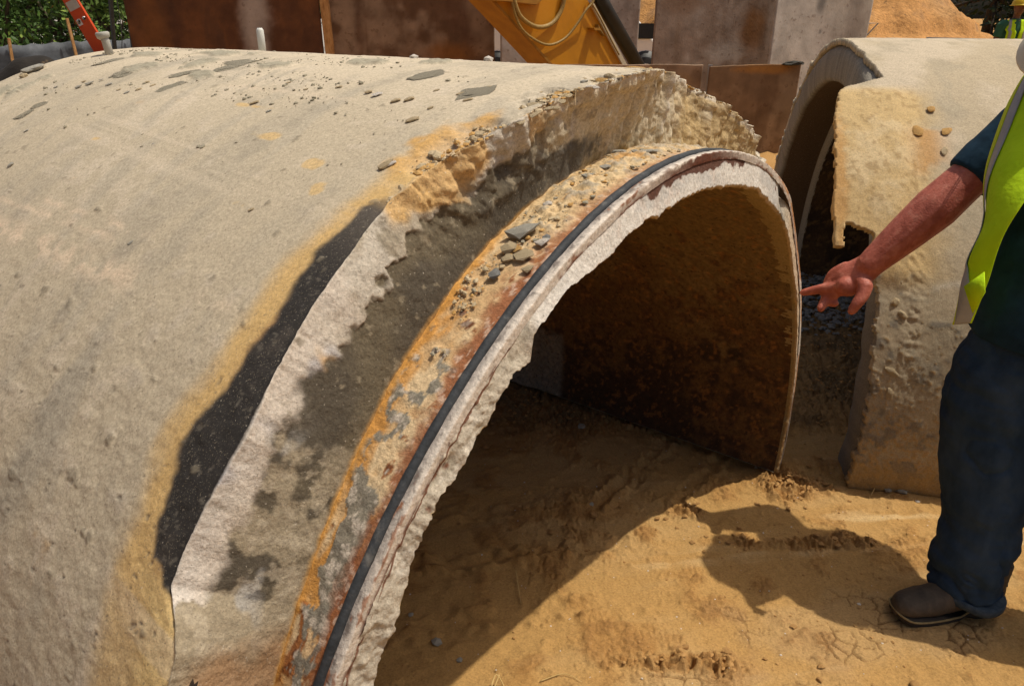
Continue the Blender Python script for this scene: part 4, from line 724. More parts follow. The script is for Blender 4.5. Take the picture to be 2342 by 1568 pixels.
# ------------------------------------------------------------------ things on the near pipe's crown
st = empty('lifting_stub', tuple(on_cyl(252, 124)[0]), 'grey flanged metal stub standing on the far crown of the near pipe', 'stub'); p, n_ = on_cyl(252, 124)
M_ZINC = nmat('dusty_zinc', [(.33, .32, .28), (.46, .44, .39)], 20, .6, .001, 90)
b_ = MB(); b_.tube([p-Vector((0, 0, .02)), p+Vector((-.006, 0, .04)), p+Vector((-.01, 0, .052))], .0125, 12); b_.build('shank', M_ZINC, st, True)
b_ = MB(); b_.tube([p+Vector((-.009, 0, .046)), p+Vector((-.01, 0, .05)), p+Vector((-.012, 0, .062)), p+Vector((-.0125, 0, .066))], [.014, .02, .022, .018], 14); b_.build('head', M_ZINC, st, True)
p = near(80, RO, 1.72); e = empty('plastic_pin', tuple(p), 'short pale grey pin sticking up on the crown before the rusty plate', 'pin'); b_ = MB(); b_.tube([p-Vector((0, 0, .02)), p+Vector((0, 0, .075)), p+Vector((0, 0, .083))], [.0125, .0125, .008], 10); b_.build('shaft', nmat('pale_plastic', [(.55, .56, .52), (.64, .64, .6)], 20, .5, 0), e, True)
def frag(name, kind, px, py, size, lab, r=RO, v=None, rot=None, group=None, C=PC, U=PU, AX=PAX, cat='stone', sub=1, lift=.25):
    p, n_ = on_cyl(px, py, r, C, U, AX); s_ = max(size) if hasattr(size, '__len__') else size; return stone(name, kind, p+n_*s_*lift*.6, size, lab, cat, group, v, rot, sub, n_)
frag('stone', 'white', 947, 134, .016, 'small white stone on the crest line left of the excavator arm', v=0); frag('stone', 'white', 1117, 140, .020, 'white stone on the crest below the gap beside the excavator arm', v=0)
frag('mortar_chunk', 'grey', 76, 163, (.05, .032, .03), 'grey mortar chunk perched on the far left edge of the near pipe', v=1, cat='mortar chunk', sub=2)
frag('mortar_chunk', 'tan', 56, 176, .017, 'small tan chunk at the far left edge of the near pipe', v=0, cat='mortar chunk')
G1 = 'small mortar flakes lying on the crown of the near pipe'
for px, py, s, k in [(863, 218, .016, 'white'), (843, 212, .012, 'tan'), (905, 232, .014, 'tan'), (936, 229, .015, 'tan'), (944, 276, .016, 'tan'), (998, 208, .01, 'tan'), (1052, 216, .012, 'tan'), (1070, 230, .011, 'tan'), (1336, 188, .011, 'grey'), (1118, 200, .008, 'tan'), (985, 248, .008, 'tan'), (883, 380, .017, 'tan'), (896, 376, .012, 'white'), (582, 236, .012, 'tan'), (615, 255, .008, 'grey'), (335, 190, .012, 'tan'), (350, 197, .01, 'tan'), (290, 213, .012, 'grey'),
                     (272, 206, .009, 'tan'), (318, 206, .012, 'tan'), (205, 192, .014, 'grey'), (180, 200, .012, 'grey'), (232, 183, .009, 'grey'), (250, 194, .012, 'grey'), (192, 187, .008, 'tan'), (25, 378, .012, 'grey'), (128, 200, .008, 'grey'), (660, 190, .009, 'tan'), (700, 205, .007, 'tan'), (775, 200, .009, 'tan'), (300, 556, .008, 'grey'), (575, 480, .007, 'tan'), (350, 330, .006, 'grey'), (60, 300, .008, 'grey')]:
    frag('mortar_flake', k, px, py, (s, s*.55, s*.4), {'white': 'small pale chip of mortar lying on the crown of the near pipe', 'tan': 'small tan flake of mortar lying on the crown of the near pipe', 'grey': 'small grey crumb of mortar lying on the crown of the near pipe'}[k], cat='flake', group=G1, rot=.9+.4*rnd.random())
p, n_ = on_cyl(442, 1585); e = link('leaf_scrap', rock_mesh(505, .15, 2, .6)); e.data.materials.append(nmat('dry_leaf', [(.03, .02, .012), (.07, .04, .02)], 30)); e.matrix_world = Matrix.Translation(p+n_*.003) @ Vector(n_).to_track_quat('Z', 'Y').to_matrix().to_4x4() @ Matrix.Diagonal((.007, .014, .012, 1)); tag(e, 'dark dry leaf scrap stuck on the yellow stain low on the near pipe', 'leaf')
sp = []
for _ in range(1700):
    t_, s_ = rnd.gauss(101, 7), rnd.uniform(.35, 2.0)
    if not 84 < t_ < 122: continue
    if vn(np.array([[t_*.35, s_*5, 3.]]), 4)[0]+.25*rnd.random() < .22: continue
    n_ = math.cos(R_(t_))*PU+math.sin(R_(t_))*PZ; sp.append((np.array(near(t_, RO+.001, s_)), .0016+.006*rnd.random()**4, n_))
crumbs('mortar_crumbs', M_ST['olive'], sp, 21, 'stuff', pipe1)
# slabs of old mortar stuck on the crown
for px, py, s in [(1085, 212, (.062, .026, .006)), (978, 172, (.06, .026, .006)), (280, 168, (.055, .026, .007)), (425, 168, (.05, .022, .006)), (390, 200, (.05, .024, .006)), (540, 150, (.07, .03, .006)), (545, 142, (.05, .03, .006)), (250, 140, (.06, .02, .006)), (90, 240, (.03, .016, .006)), (55, 262, (.04, .018, .006))]:
    p, n_ = on_cyl(px, py); o = link('mortar_patch', rock_mesh(int(px)*3, .8, 4, .42, 'mortar_patch'), nmat('old_grey_mortar', [(.34, .30, .215), (.44, .39, .29)], 45, .95, .004, 120) if 'old_grey_mortar' not in bpy.data.materials else bpy.data.materials['old_grey_mortar'], pipe1)
    M = Matrix.Translation(p) @ Vector(n_).to_track_quat('Z', 'Y').to_matrix().to_4x4() @ Matrix.Rotation(R_(65)+.3*rnd.random(), 4, 'Z') @ Matrix.Diagonal((s[0]*.8, s[1]*1.3, s[2]*.55, 1)); o.matrix_local = Matrix.Translation(-rootloc(pipe1)) @ M
# rubble on the rusty ledge
RL = R1-.010
for px, py, s, k, v, lab in [(1197, 537, (.034, .017, .014), 'grey', 3, 'wedge of grey mortar, largest piece lying on the rusty ledge'), (1200, 588, (.022, .016, .011), 'tan', 1, 'tan flat chip below the grey wedge on the rusty ledge'), (1165, 572, (.02, .014, .012), 'tan', 0, 'tan chip left of the flat chip on the ledge'), (1163, 594, (.014, .010, .009), 'tan', 2, 'small tan crumb lowest of the chips on the ledge'), (1181, 572, (.013, .010, .008), 'ochre', 1, 'orange crumb between the tan chips on the ledge'), (1242, 557, (.016, .009, .006), 'white', 3, 'pale sliver right of the wedge on the ledge'),
                             (1253, 470, (.012, .008, .008), 'white', 0, 'white crumb on the ledge above the wedge'), (1132, 630, (.014, .011, .008), 'blue', 0, 'blue grey crumb lowest on the rusty ledge'), (1208, 618, (.012, .008, .006), 'tan', 3, 'tan crumb beside the gasket'), (1484, 352, (.026, .010, .011), 'grey', 1, 'blue-grey chip on the ledge near the top of the rim'), (1466, 350, (.010, .009, .008), 'ochre', 1, 'orange pebble beside the blue-grey chip at the top'), (1452, 350, (.012, .009, .008), 'grey', 0, 'grey pebble left of the orange one at the top'), (1415, 350, (.016, .010, .008), 'grey', 2, 'grey crumb on the sandy ledge near the shoulder'),
                             (1385, 385, (.016, .010, .008), 'grey', 1, 'grey flake on the ledge left of the gasket top'), (1345, 405, (.014, .009, .007), 'grey', 3, 'flat grey flake on the upper ledge'), (1250, 545, (.010, .007, .006), 'blue', 0, 'blue-grey crumb right of the wedge')]:
    frag('mortar_chip', k, px, py, s, lab, RL, v, R_(50), cat='chip', lift=.4)
sp = []
for _ in range(1100):
    t_ = 85+rnd.random()**.9*40; f = rnd.random(); 
    if vn(np.array([[t_*.5, f*3, 1.]]), 2)[0] < -.25+max(0, t_-104)*.035: continue
    n_ = math.cos(R_(t_))*PU+math.sin(R_(t_))*PZ; sp.append((np.array(near(t_, RL+.001, .035+f*(float(foot(t_))-.045))), .0012+.006*rnd.random()**5, n_))
crumbs('ledge_rubble', M_ST['tan'], sp[::2], 23, 'stuff', pipe1); crumbs('ledge_rubble', M_ST['ochre'], sp[1::4], 24, 'stuff', pipe1); crumbs('ledge_rubble', M_ST['olive'], sp[3::4], 25, 'stuff', pipe1)
# broken crust along the top of the shoulder
for px, py, s, k in [(1455, 160, (.05, .03, .018), 'ochre'), (1478, 163, (.035, .022, .014), 'tan'), (1420, 172, (.03, .02, .012), 'grey'), (1395, 178, (.025, .018, .02), 'tan'), (1375, 186, (.02, .014, .014), 'ochre'), (1350, 200, (.03, .016, .012), 'white'), (1300, 218, (.022, .012, .006), 'white'), (1262, 248, (.026, .014, .008), 'white'), (1225, 240, (.03, .016, .007), 'white'), (1222, 262, (.022, .013, .007), 'white'), (1285, 232, (.018, .012, .006), 'tan'), (1190, 278, (.02, .014, .008), 'white'), (1330, 182, (.018, .012, .008), 'tan')]:
    p, n_ = on_cyl(px, py, RO-.004); s = tuple(q*.62 for q in s); k = 'tan' if k == 'white' and rnd.random() < .5 else k; o = link('crust_piece', rock(k, rnd.choice([0, 2, 4, 6]), 2), None, pipe1); o.matrix_local = Matrix.Translation(-rootloc(pipe1)) @ Matrix.Translation(p) @ Vector(n_).to_track_quat('Z', 'Y').to_matrix().to_4x4() @ Matrix.Rotation(rnd.random()*3, 4, 'Z') @ Matrix.Diagonal((*s, 1))
for kd_, sd_ in (('tan', 31), ('tan', 32), ('ochre', 33)):
    sp = []
    for _ in range(420):
        t_ = rnd.uniform(62, 119); s_ = float(edge(t_))+abs(rnd.gauss(0, .022)); n_ = math.cos(R_(t_))*PU+math.sin(R_(t_))*PZ; sp.append((np.array(near(t_, RO-.004, s_)), .0016+.010*rnd.random()**4, n_))
    crumbs('edge_rubble', M_ST[kd_], sp, sd_, 'stuff', pipe1)
# pieces stuck on the farther pipe
for px, py, s, k in [(2100, 300, (.03, .018, .014), 'ochre'), (2160, 345, (.02, .012, .014), 'tan'), (2190, 372, (.024, .016, .014), 'tan'), (2215, 440, (.014, .012, .012), 'ochre'), (2185, 460, (.014, .012, .010), 'ochre'), (2165, 300, (.024, .016, .010), 'ochre'), (2130, 250, (.018, .014, .010), 'ochre'), (2060, 640, (.012, .022, .014), 'tan'), (2048, 690, (.016, .014, .014), 'tan'), (2065, 720, (.012, .018, .012), 'tan'), (2040, 850, (.012, .03, .010), 'tan'), (2035, 900, (.014, .024, .010), 'tan')]:
    p, n_ = on_cyl(px, py, RP+.006*(py < 480), PC2, U2, A2); s = (s[0], s[1], s[2]*.8); o = link('crust_piece', rock(k, rnd.choice([0, 2, 4, 6]), 2), None, pipe2); o.matrix_local = Matrix.Translation(-rootloc(pipe2)) @ Matrix.Translation(p) @ Vector(n_).to_track_quat('Z', 'Y').to_matrix().to_4x4() @ Matrix.Rotation(rnd.random()*3, 4, 'Z') @ Matrix.Diagonal((*s, 1))
# dry stalks
M_STRAW = nmat('dry_straw', [(.42, .27, .09), (.58, .40, .16)], 40, .8, 0)
def stalk(pts, r, lab, mat=M_STRAW):
    P_ = [at_z(x, y) for x, y, z in pts]; P_ = [Vector((p.x, p.y, gz(p.x, p.y)+z)) for p, (_, _, z) in zip(P_, pts)]; b_ = MB(); b_.tube(interp_path(P_, 10), [r*(1-.06*i) for i in range(10)], 5); tag(b_.build('dry_stalk', mat, None, True), lab, 'stalk', 'dry stalks on the clay')
stalk([(1124, 1582, .03), (1138, 1560, .035), (1170, 1610, .005)], .0028, 'forked dry straw stalk at the bottom edge, right branch'); stalk([(1142, 1560, .035), (1128, 1590, .02), (1118, 1640, .004)], .0025, 'forked dry straw stalk at the bottom edge, left branch'); stalk([(1180, 1310, .02), (1186, 1345, .012), (1192, 1378, .004)], .002, 'thin dry stalk in the shade of the near pipe')
stalk([(2018, 1095, .03), (2000, 1120, .015), (1988, 1138, .004)], .003, 'pale twig lying before the farther pipe corner'); stalk([(1725, 1072, .004), (1748, 1100, .006), (1752, 1103, .004)], .004, 'short brown stick near the inner wall at the shadow edge', nmat('stick', [(.14, .07, .02), (.2, .1, .04)], 30))
stalk([(1235, 1560, .004), (1290, 1545, .008), (1330, 1562, .004)], .0018, 'thin straw lying flat near the bottom edge')

# ------------------------------------------------------------------ the pointing man
def skin_mat(name, a, b, c): return nmat(name, [a, b, c], 34, .5, .0016, 170, pos=[.3, .52, .72], spec=.35)
M_SKIN = skin_mat('sunburnt_skin', (.30, .075, .046), (.44, .125, .082), (.56, .215, .15))
M_NAVY = nmat('navy_cotton', [(.010, .024, .040), (.020, .050, .082)], 12, .95, .003, 28, spec=.1)
M_DENIM = nmat('dark_denim', [(.013, .026, .048), (.027, .048, .08), (.045, .07, .105)], 9, .95, .0012, 420, (1, 1, .6), spec=.1)
M_LIME = nmat('lime_mesh_fabric', [(.42, .66, .006), (.52, .76, .01)], 16, .8, .003, 50, spec=.2)
M_YBIND = nmat('yellow_binding', [(.50, .60, .01), (.58, .66, .02)], 18, .8, .001, 90)
M_REFL = nmat('grey_reflective_tape', [(.26, .26, .27), (.33, .33, .34)], 14, .45, .001, 120, spec=.6)
M_BOOT = nmat('dusty_leather', [(.034, .026, .018), (.068, .050, .033), (.13, .095, .06)], 13, .75, .002, 120)
M_SOLE = nmat('dark_sole', [(.018, .016, .014), (.06, .045, .03)], 20, .9, .001, 90)
M_HAT = nmat('cream_shell', [(.60, .53, .40), (.66, .59, .46)], 5, .35, 0, spec=.5)
M_EYE = nmat('eye', [(.6, .58, .55), (.7, .68, .65)], 5, .2, 0)
CR, CU, CF = Vector((1, 0, 0)), Vector((0, SP, CP)), Vector((0, CP, -SP))
man = empty('person', (1.5, 1.85, 0), 'man in lime vest and dark jeans pointing at the pipe rim', 'person')
def capsule(b_, pts, rad, n=14):                      # tapered limb with rounded ends
    pts = [Vector(p) for p in pts]; P_ = interp_path(pts, 5*(len(pts)-1)+1); m = len(P_); R0 = [float(np.interp(i/(m-1)*(len(pts)-1), range(len(pts)), rad)) for i in range(m)]
    b_.tube(P_, R0, n); b_.ball(P_[0], R0[0], 2); b_.ball(P_[-1], R0[-1], 2)
def ellring(c, ax, ay, rx, ry, n=24): return [Vector(c)+Vector(ax)*math.cos(2*math.pi*i/n)*rx+Vector(ay)*math.sin(2*math.pi*i/n)*ry for i in range(n)]
B = MB()
arm = [at(2356, 288, 2.11), at(2215, 408, 2.165), at(2140, 475, 2.195), at(2075, 531, 2.225), at(2015, 583, 2.255), at(1988, 607, 2.265)]
capsule(B, arm, [.074, .061, .0675, .0585, .047, .041])
hd = (at(1912, 652, 2.335)-at(1988, 607, 2.265)).normalized(); hw = (CR*.38-CU*.62-CF*.68); hw = (hw-hd*hw.dot(hd)).normalized(); hn = hd.cross(hw).normalized()   # hw: towards the thumb
B.loft([ellring(at(x, y, d), hw, hn, a, b) for x, y, d, a, b in [(2000, 598, 2.26, .043, .036), (1980, 614, 2.275, .047, .031), (1958, 630, 2.29, .055, .030), (1936, 641, 2.305, .056, .028), (1915, 648, 2.325, .050, .022)]])
KN = at(1912, 648, 2.325)
B.ball(at(1972, 645, 2.268), (.034, .028, .032), 2); B.ball(at(1940, 655, 2.29), (.040, .03, .034), 2)
for pts, rad in [([KN+hw*.022-hd*.05, at(1912, 656, 2.318), at(1876, 661, 2.35), at(1837, 669, 2.385)], [.019, .0200, .0165, .0120]),
                 ([KN+hw*.008-hd*.05, at(1912, 668, 2.325), at(1891, 683, 2.345), at(1877, 705, 2.335)], [.018, .0195, .0175, .0130]),
                 ([KN-hw*.014-hd*.05, KN-hw*.013+hd*.008, KN-hw*.012+hd*.03-CU*.045, KN-hw*.010-CU*.072], [.017, .018, .016, .013]),
                 ([KN-hw*.036-hd*.05, KN-hw*.034, KN-hw*.032+hd*.02-CU*.04, KN-hw*.030-hd*.005-CU*.060], [.015, .016, .0145, .012]),
                 ([at(1978, 655, 2.25), at(1972, 676, 2.245), at(1960, 694, 2.245), at(1948, 711, 2.255)], [.025, .0205, .0175, .0135])]:
    capsule(B, [Vector(p) for p in pts], rad, 12)
for q_ in (KN+hw*.033+hn*.002, KN+hw*.010, KN-hw*.013, KN-hw*.034): B.ball(q_-hn*.006, .0145, 2)
# rest of the body under the clothes
shl, shr, nk, pel = Vector((1.66, 1.80, 1.40)), arm[0], Vector((1.57, 2.02, 1.46)), Vector((1.47, 1.84, .92))
capsule(B, [pel, Vector((1.47, 1.87, 1.1)), Vector((1.52, 1.96, 1.28)), nk], [.11, .11, .11, .055]); capsule(B, [shl, nk+Vector((-.02, -.02, -.08)), shr], [.06, .07, .06])
HC = Vector((1.485, 1.985, 1.60)); hf = Vector((-.80, .28, -.53)).normalized(); hn0 = Vector((-.38, -.42, .82)); hn0 = (hn0-hf*hn0.dot(hf)).normalized(); hu = hn0; hs = hf.cross(hu)
capsule(B, [nk, nk.lerp(HC, .6)], [.056, .056])
capsule(B, [shl, Vector((1.80, 1.73, 1.17)), Vector((1.82, 1.69, .92))], [.058, .048, .036]); B.loft([ellring(Vector((1.82-.01*k, 1.69, .91-.045*k)), (1, 0, 0), (0, 1, 0), [.028, .042, .046, .04][k], [.022, .02, .018, .014][k]) for k in range(4)])
for k in range(4): capsule(B, [Vector((1.825-.024*k, 1.69, .79)), Vector((1.82-.024*k, 1.70, .74)), Vector((1.815-.022*k, 1.715, .71+.006*abs(k-1.5)))], [.0105, .0095, .008], 10)
capsule(B, [Vector((1.77, 1.70, .87)), Vector((1.74, 1.72, .83)), Vector((1.735, 1.73, .79))], [.013, .012, .009], 10)
def hp(f, s, u): return HC+hf*f+hs*s+hu*u
B.loft([ellring(hp(f, 0, u), hf, hs, a, b) for f, u, a, b in [(.02, -.135, .035, .03), (.02, -.11, .062, .05), (.008, -.06, .085, .066), (.0, 0, .097, .075), (-.004, .05, .095, .074), (-.006, .09, .07, .056), (-.006, .112, .03, .025)]])
capsule(B, [hp(.085, 0, .005), hp(.112, 0, -.035)], [.011, .016], 10); B.ball(hp(.09, 0, -.075), (.014, .02, .009), 2)
for s_ in (-1, 1): B.ball(hp(-.01, s_*.078, -.02), (.014, .014, .03), 2); B.ball(hp(.083, s_*.034, .018), (.016, .02, .01), 2)
for a_, b_, c_ in [((1.45, 1.90, .86), (1.40, 1.78, .50), (1.40, 1.69, .10)), ((1.50, 1.74, .86), (1.64, 1.62, .50), (1.82, 1.50, .10))]: capsule(B, [a_, b_, c_], [.085, .058, .042])
B.remesh('body', M_SKIN, man, .0042, 5)
for s_ in (-1, 1): b_ = MB(); b_.ball(hp(.0925, s_*.032, .0), .011, 2); b_.build('eye', M_EYE, man, True)
# hard hat tipped towards us
b_ = MB(); HN = hu; HA = hf; HB = HN.cross(HA); HO = hp(-.005, 0, .045)
hat = empty('hard_hat', tuple(HO), 'cream hard hat worn by the pointing man', 'hard hat')
prof = [(.001, .115), (.04, .112), (.075, .098), (.105, .07), (.124, .03), (.130, .0), (.132, -.012), (.158, -.022), (.160, -.026), (.128, -.020), (.120, .0), (.095, .062), (.04, .10), (.001, .104)]
b_.loft([[HO+HA*(r*math.cos(t)*1.12)+HB*r*math.sin(t)*.97+HN*(z+.004*math.cos(2*t)) for t in [2*math.pi*i/40 for i in range(40)]] for r, z in prof], False); b_.build('shell', M_HAT, hat, True)
b_ = MB()
for s_ in (-.035, 0, .035): b_.tube([HO+HA*f+HB*s_+HN*(math.sqrt(max(0, 1-(f/.15)**2))*.113+.002) for f in np.linspace(-.11, .11, 12)], .006, 6)
b_.build('ridge', M_HAT, hat, True)
# navy T-shirt with sleeve
B = MB(); V1 = (.97, -.25, 0); V2 = (.25, .97, 0)
B.loft([ellring(c_, V1, V2, a_, b2_) for c_, a_, b2_ in [((1.475, 1.84, .835), .180, .19), ((1.472, 1.845, .92), .178, .185), ((1.475, 1.87, 1.06), .165, .18), ((1.51, 1.93, 1.22), .150, .185), ((1.545, 1.985, 1.34), .120, .175), ((1.56, 2.01, 1.42), .088, .13), ((1.57, 2.02, 1.475), .066, .068)]])
capsule(B, [Vector((1.545, 2.0, 1.36)), arm[0]], [.10, .09]); B.tube([arm[0], arm[0].lerp(arm[1], .5), arm[0].lerp(arm[1], .93), arm[0].lerp(arm[1], 1.0)], [.090, .081, .074, .072], 18)
capsule(B, [Vector((1.56, 1.96, 1.36)), shl], [.09, .075]); B.tube([shl, shl.lerp(Vector((1.80, 1.73, 1.17)), .8)], [.074, .07], 16)
sdir = (arm[1]-arm[0]).normalized()
def shirt_disp(V):
    d = fbm(V, 7, 3, 300)*.007+fbm(V*np.array([1, 1, .45]), 16, 3, 301)*.004
    return d
B.remesh('shirt', M_NAVY, man, .006, 5, shirt_disp)
# jeans
def leg(pts, name='jeans'):
    B.tube(interp_path([p for p, r in pts], 40), [float(np.interp(i/39*(len(pts)-1), range(len(pts)), [r for p, r in pts])) for i in range(40)], 28)
B = MB()
leg([(at(2214, 1348, 2.19), .097), (at(2212, 1300, 2.175), .105), (at(2236, 1230, 2.15), .103), (at(2250, 1150, 2.13), .111), (at(2262, 1000, 2.10), .125), (at(2292, 870, 2.06), .135), (at(2345, 800, 2.02), .14)])
leg([(Vector((1.84, 1.49, .05)), .10), (Vector((1.82, 1.50, .16)), .105), (Vector((1.70, 1.58, .42)), .115), (Vector((1.58, 1.68, .66)), .125), (Vector((1.51, 1.76, .82)), .135)])
B.loft([ellring(c_, V1, V2, a_, b2_) for c_, a_, b2_ in [((1.48, 1.83, .72), .12, .15), ((1.475, 1.84, .80), .155, .17), ((1.475, 1.84, .90), .15, .17)]])
def jean_disp(V):
    lo = 1-sm(V[:, 2], .12, .42); hi_ = sm(V[:, 2], .55, .75)
    return fbm(V*np.array([.6, .6, 2.2]), 9, 3, 310)*(.004+.006*lo+.006*hi_)+fbm(V*np.array([1, 1, .35]), 13, 4, 311)*.005-.010*(1-np.abs(fbm(V*np.array([1, 1, 1.5])+V[:, :1]*.5, 5.5, 3, 313)))**7*(.35+lo+.5*np.exp(-((V[:, 2]-.52)/.1)**2))+.0035*lo*np.sin(V[:, 2]*95+3*fbm(V, 6, 2, 312))
B.remesh('jeans', M_DENIM, man, .0055, 4, jean_disp)
b_ = MB(); hp_ = at(2214, 1348, 2.19); b_.loft([[hp_+Vector((math.cos(t)*r*1.0, math.sin(t)*r, z+.012*math.cos(t-2.6)+.003*math.sin(t*5))) for t in [2*math.pi*i/40 for i in range(40)]] for r, z in [(.096, .018), (.0995, .016), (.1003, .006), (.0995, -.006), (.095, -.008)]]); b_.build('cuff_hem', nmat('worn_hem', [(.02, .036, .055), (.06, .08, .10)], 60, .95, .001, 300), man, True)
b_ = MB(); sp_ = interp_path([at(2302, 1340, 2.16), at(2312, 1230, 2.115), at(2322, 1120, 2.08), at(2348, 960, 2.02)], 26); b_.tube(sp_, .0035, 6); b_.build('side_seam', nmat('denim_seam', [(.035, .045, .055), (.08, .085, .09)], 80, .9, 0), man, True)
# boots
def boot(heel, toe, y_leg, nm='boot'):
    heel, toe = Vector(heel), Vector(toe); f = (toe-heel).normalized(); s = Vector((-f.y, f.x, 0)); L = (toe-heel).length
    e = empty(nm, (0, 0, 0)); e.parent = man; e.location = heel-Vector(man.location); B = MB(); N_ = 26
    def rg(t, hh, w_, zb, drop=0):
        c_ = heel+f*(t*L); zb -= .008; out = []
        for i in range(N_):
            a_ = 2*math.pi*i/N_; x_ = math.cos(a_)*w_; z_ = zb+max(0, hh)*(.5+.5*math.sin(a_)) if math.sin(a_) > -.3 else zb+hh*.35*.0+hh*(.5+.5*math.sin(a_))
            out.append(c_+s*x_+Vector((0, 0, z_)))
        return out
    B.loft([rg(t, h_, w_, .026) for t, h_, w_ in [(.0, .10, .022), (.03, .14, .036), (.10, .17, .042), (.25, .165, .045), (.38, .135, .046), (.52, .10, .049), (.68, .078, .052), (.82, .068, .05), (.90, .064, .047), (.96, .058, .037), (1.0, .046, .022), (1.012, .03, .010)]])
    B.tube([heel+f*.16*L+Vector((0, 0, .06)), heel+f*.17*L+Vector((0, 0, .2))], [.05, .055], 20)
    B.remesh('upper', M_BOOT, e, .0045, 5, lambda V: fbm(V, 26, 3, 330)*.0016+fbm(V*np.array([1, 1, .6]), 50, 2, 331)*.0006)
    S_ = MB(); out = []
    for z, k in [(.004, .93), (.008, .98), (.020, .995), (.024, .97)]:
        rg_ = []
        for i in range(48):
            a_ = 2*math.pi*i/48; t = .5+.515*math.cos(a_)*k; w_ = float(np.interp(t, [-.02, .05, .2, .38, .6, .78, .92, 1.02], [.03, .038, .045, .042, .053, .056, .053, .036])); lift = .012*max(0, (t-.8)/.2)**2
            rg_.append(heel+f*(t*L)+s*(w_*k*(1 if math.sin(a_) >= 0 else -1)*min(1, abs(math.sin(a_))*2.2)**.5)+Vector((0, 0, z+lift-(.0 if not .30 < t < .42 or z > .02 else -.012))))
        out.append(rg_)
    S_.loft(out); S_.build('sole', M_SOLE, e, True); W_ = MB(); rg_ = [p+Vector((0, 0, .0)) for p in out[2]]; W_.tube([p+Vector((0, 0, .004)) for p in rg_+[rg_[0]]], .0032, 6); W_.build('welt', nmat('welt_stitching', [(.20, .14, .06), (.32, .24, .11)], 60, .9, 0) if 'welt_stitching' not in bpy.data.materials else bpy.data.materials['welt_stitching'], e, True); return e
boot((1.475, 1.695, gz(1.3, 1.68)-.003), (1.150, 1.655, gz(1.3, 1.68)-.003), None); boot((1.92, 1.50, gz(1.8, 1.5)), (1.615, 1.46, gz(1.8, 1.5)), None)
# open vest: front panel hanging clear of the belly, tape and binding on its edge
Lp = interp_path([at(2352, 165, 2.02), at(2302, 262, 1.985), at(2266, 360, 1.97), at(2257, 450, 1.965), at(2252, 550, 1.955), at(2236, 620, 1.955), at(2216, 662, 1.96), at(2222, 735, 1.97)], 60)
Rp = interp_path([at(2470, 165, 1.86), at(2435, 290, 1.81), at(2395, 375, 1.79), at(2344, 452, 1.78), at(2308, 520, 1.80), at(2274, 602, 1.84), at(2250, 668, 1.89), at(2229, 738, 1.94)], 60)
def strip(name, m0, m1, mat, off, par, n=10, ab=True):
    V = []
    for i, (a_, b2_) in enumerate(zip(Lp, Rp)):
        w_ = (b2_-a_).length; d = (b2_-a_)/w_; f0, f1 = min(m0, w_*.98), min(m1, w_)
        for k in range(n):
            x = f0+(f1-f0)*k/(n-1); fr = x/w_; bul = math.sin(math.pi*min(1, fr))*.03; q = a_+d*x; fold = .004*math.sin(x*30+i*.13)+.004*math.sin(i*.33+x*14); tn = (Lp[min(i+1, 59)]-Lp[max(i-1, 0)]).normalized(); nn = d.cross(tn).normalized(); nn = -nn if nn.dot(CF*.5+CR) > 0 else nn
            V.append(q+nn*(bul*1.2+fold+off))
    o = mesh(name, V, gridF(60, n), mat, par); o.modifiers.new('t', 'SOLIDIFY').thickness = .0025; return o
vest = empty('vest', (0, 0, 0)); vest.parent = man; vest.location = (-.1, -.2, 1.2)
strip('front_panel', .004, 9, M_LIME, 0, vest, 26); strip('edge_binding', -.004, .020, M_YBIND, .007, vest, 6); strip('reflective_strip', .019, .058, M_REFL, .005, vest, 10)
pk = [at(2206, 655, 1.87), at(2252, 622, 1.82), at(2254, 668, 1.82), at(2226, 716, 1.86)]
mesh('pocket_flap', [pk[0], pk[1], pk[2], pk[3], (pk[0]+pk[2])/2-CF*.012], [(0, 1, 4), (1, 2, 4), (2, 3, 4), (3, 0, 4)], M_LIME, vest, None, True).modifiers.new('t', 'SOLIDIFY').thickness = .003
bkp = interp_path([Vector((1.60, 1.86, 1.46)), Vector((1.69, 1.83, 1.36)), Vector((1.70, 1.80, 1.2)), Vector((1.69, 1.73, .98))], 20); V = []
for i, p in enumerate(bkp):
    for k in range(10): f = k/9; V.append(p+Vector((.04*math.sin(f*math.pi), .30*f, 0)))
mesh('back_panel', V, gridF(20, 10), M_LIME, vest).modifiers.new('t', 'SOLIDIFY').thickness = .003
mesh('back_tape', [Vector(v)+Vector((.006, -.004, 0)) for v in V[90:120]], gridF(3, 10), M_REFL, vest)

# ------------------------------------------------------------------ worker far behind
M_SK2 = skin_mat('brown_skin', (.10, .045, .025), (.15, .07, .04), (.2, .1, .06)); M_GRN = nmat('green_cotton', [(.02, .09, .05), (.035, .13, .075)], 10, .95, .004, 24); M_WPANT = nmat('khaki_cloth', [(.13, .10, .06), (.2, .155, .1)], 9, .95, .004, 24)
WX, WY = at_y(2326, 40, 13.6).x, 13.6; zg = gz(WX, WY); wk = empty('person', (WX, WY, zg), 'worker in yellow hard hat, green shirt and lime vest standing far behind', 'person')
def wp(x, y, z): return Vector((WX+x, WY+y, zg+z))
B = MB(); hz = 1.66
B.loft([ellring(wp(-.01, -.012+f, hz+u), (0, 1, 0), (1, 0, 0), a, b) for f, u, a, b in [(-.03, -.125, .035, .035), (-.02, -.09, .07, .058), (-.005, -.04, .09, .07), (0, .02, .095, .076), (.005, .08, .07, .06), (.005, .11, .02, .02)]])
capsule(B, [wp(0, -.095, hz+.0), wp(0, -.118, hz-.03)], [.011, .016], 8); capsule(B, [wp(0, .01, hz-.1), wp(0, .02, 1.40)], [.056, .058])
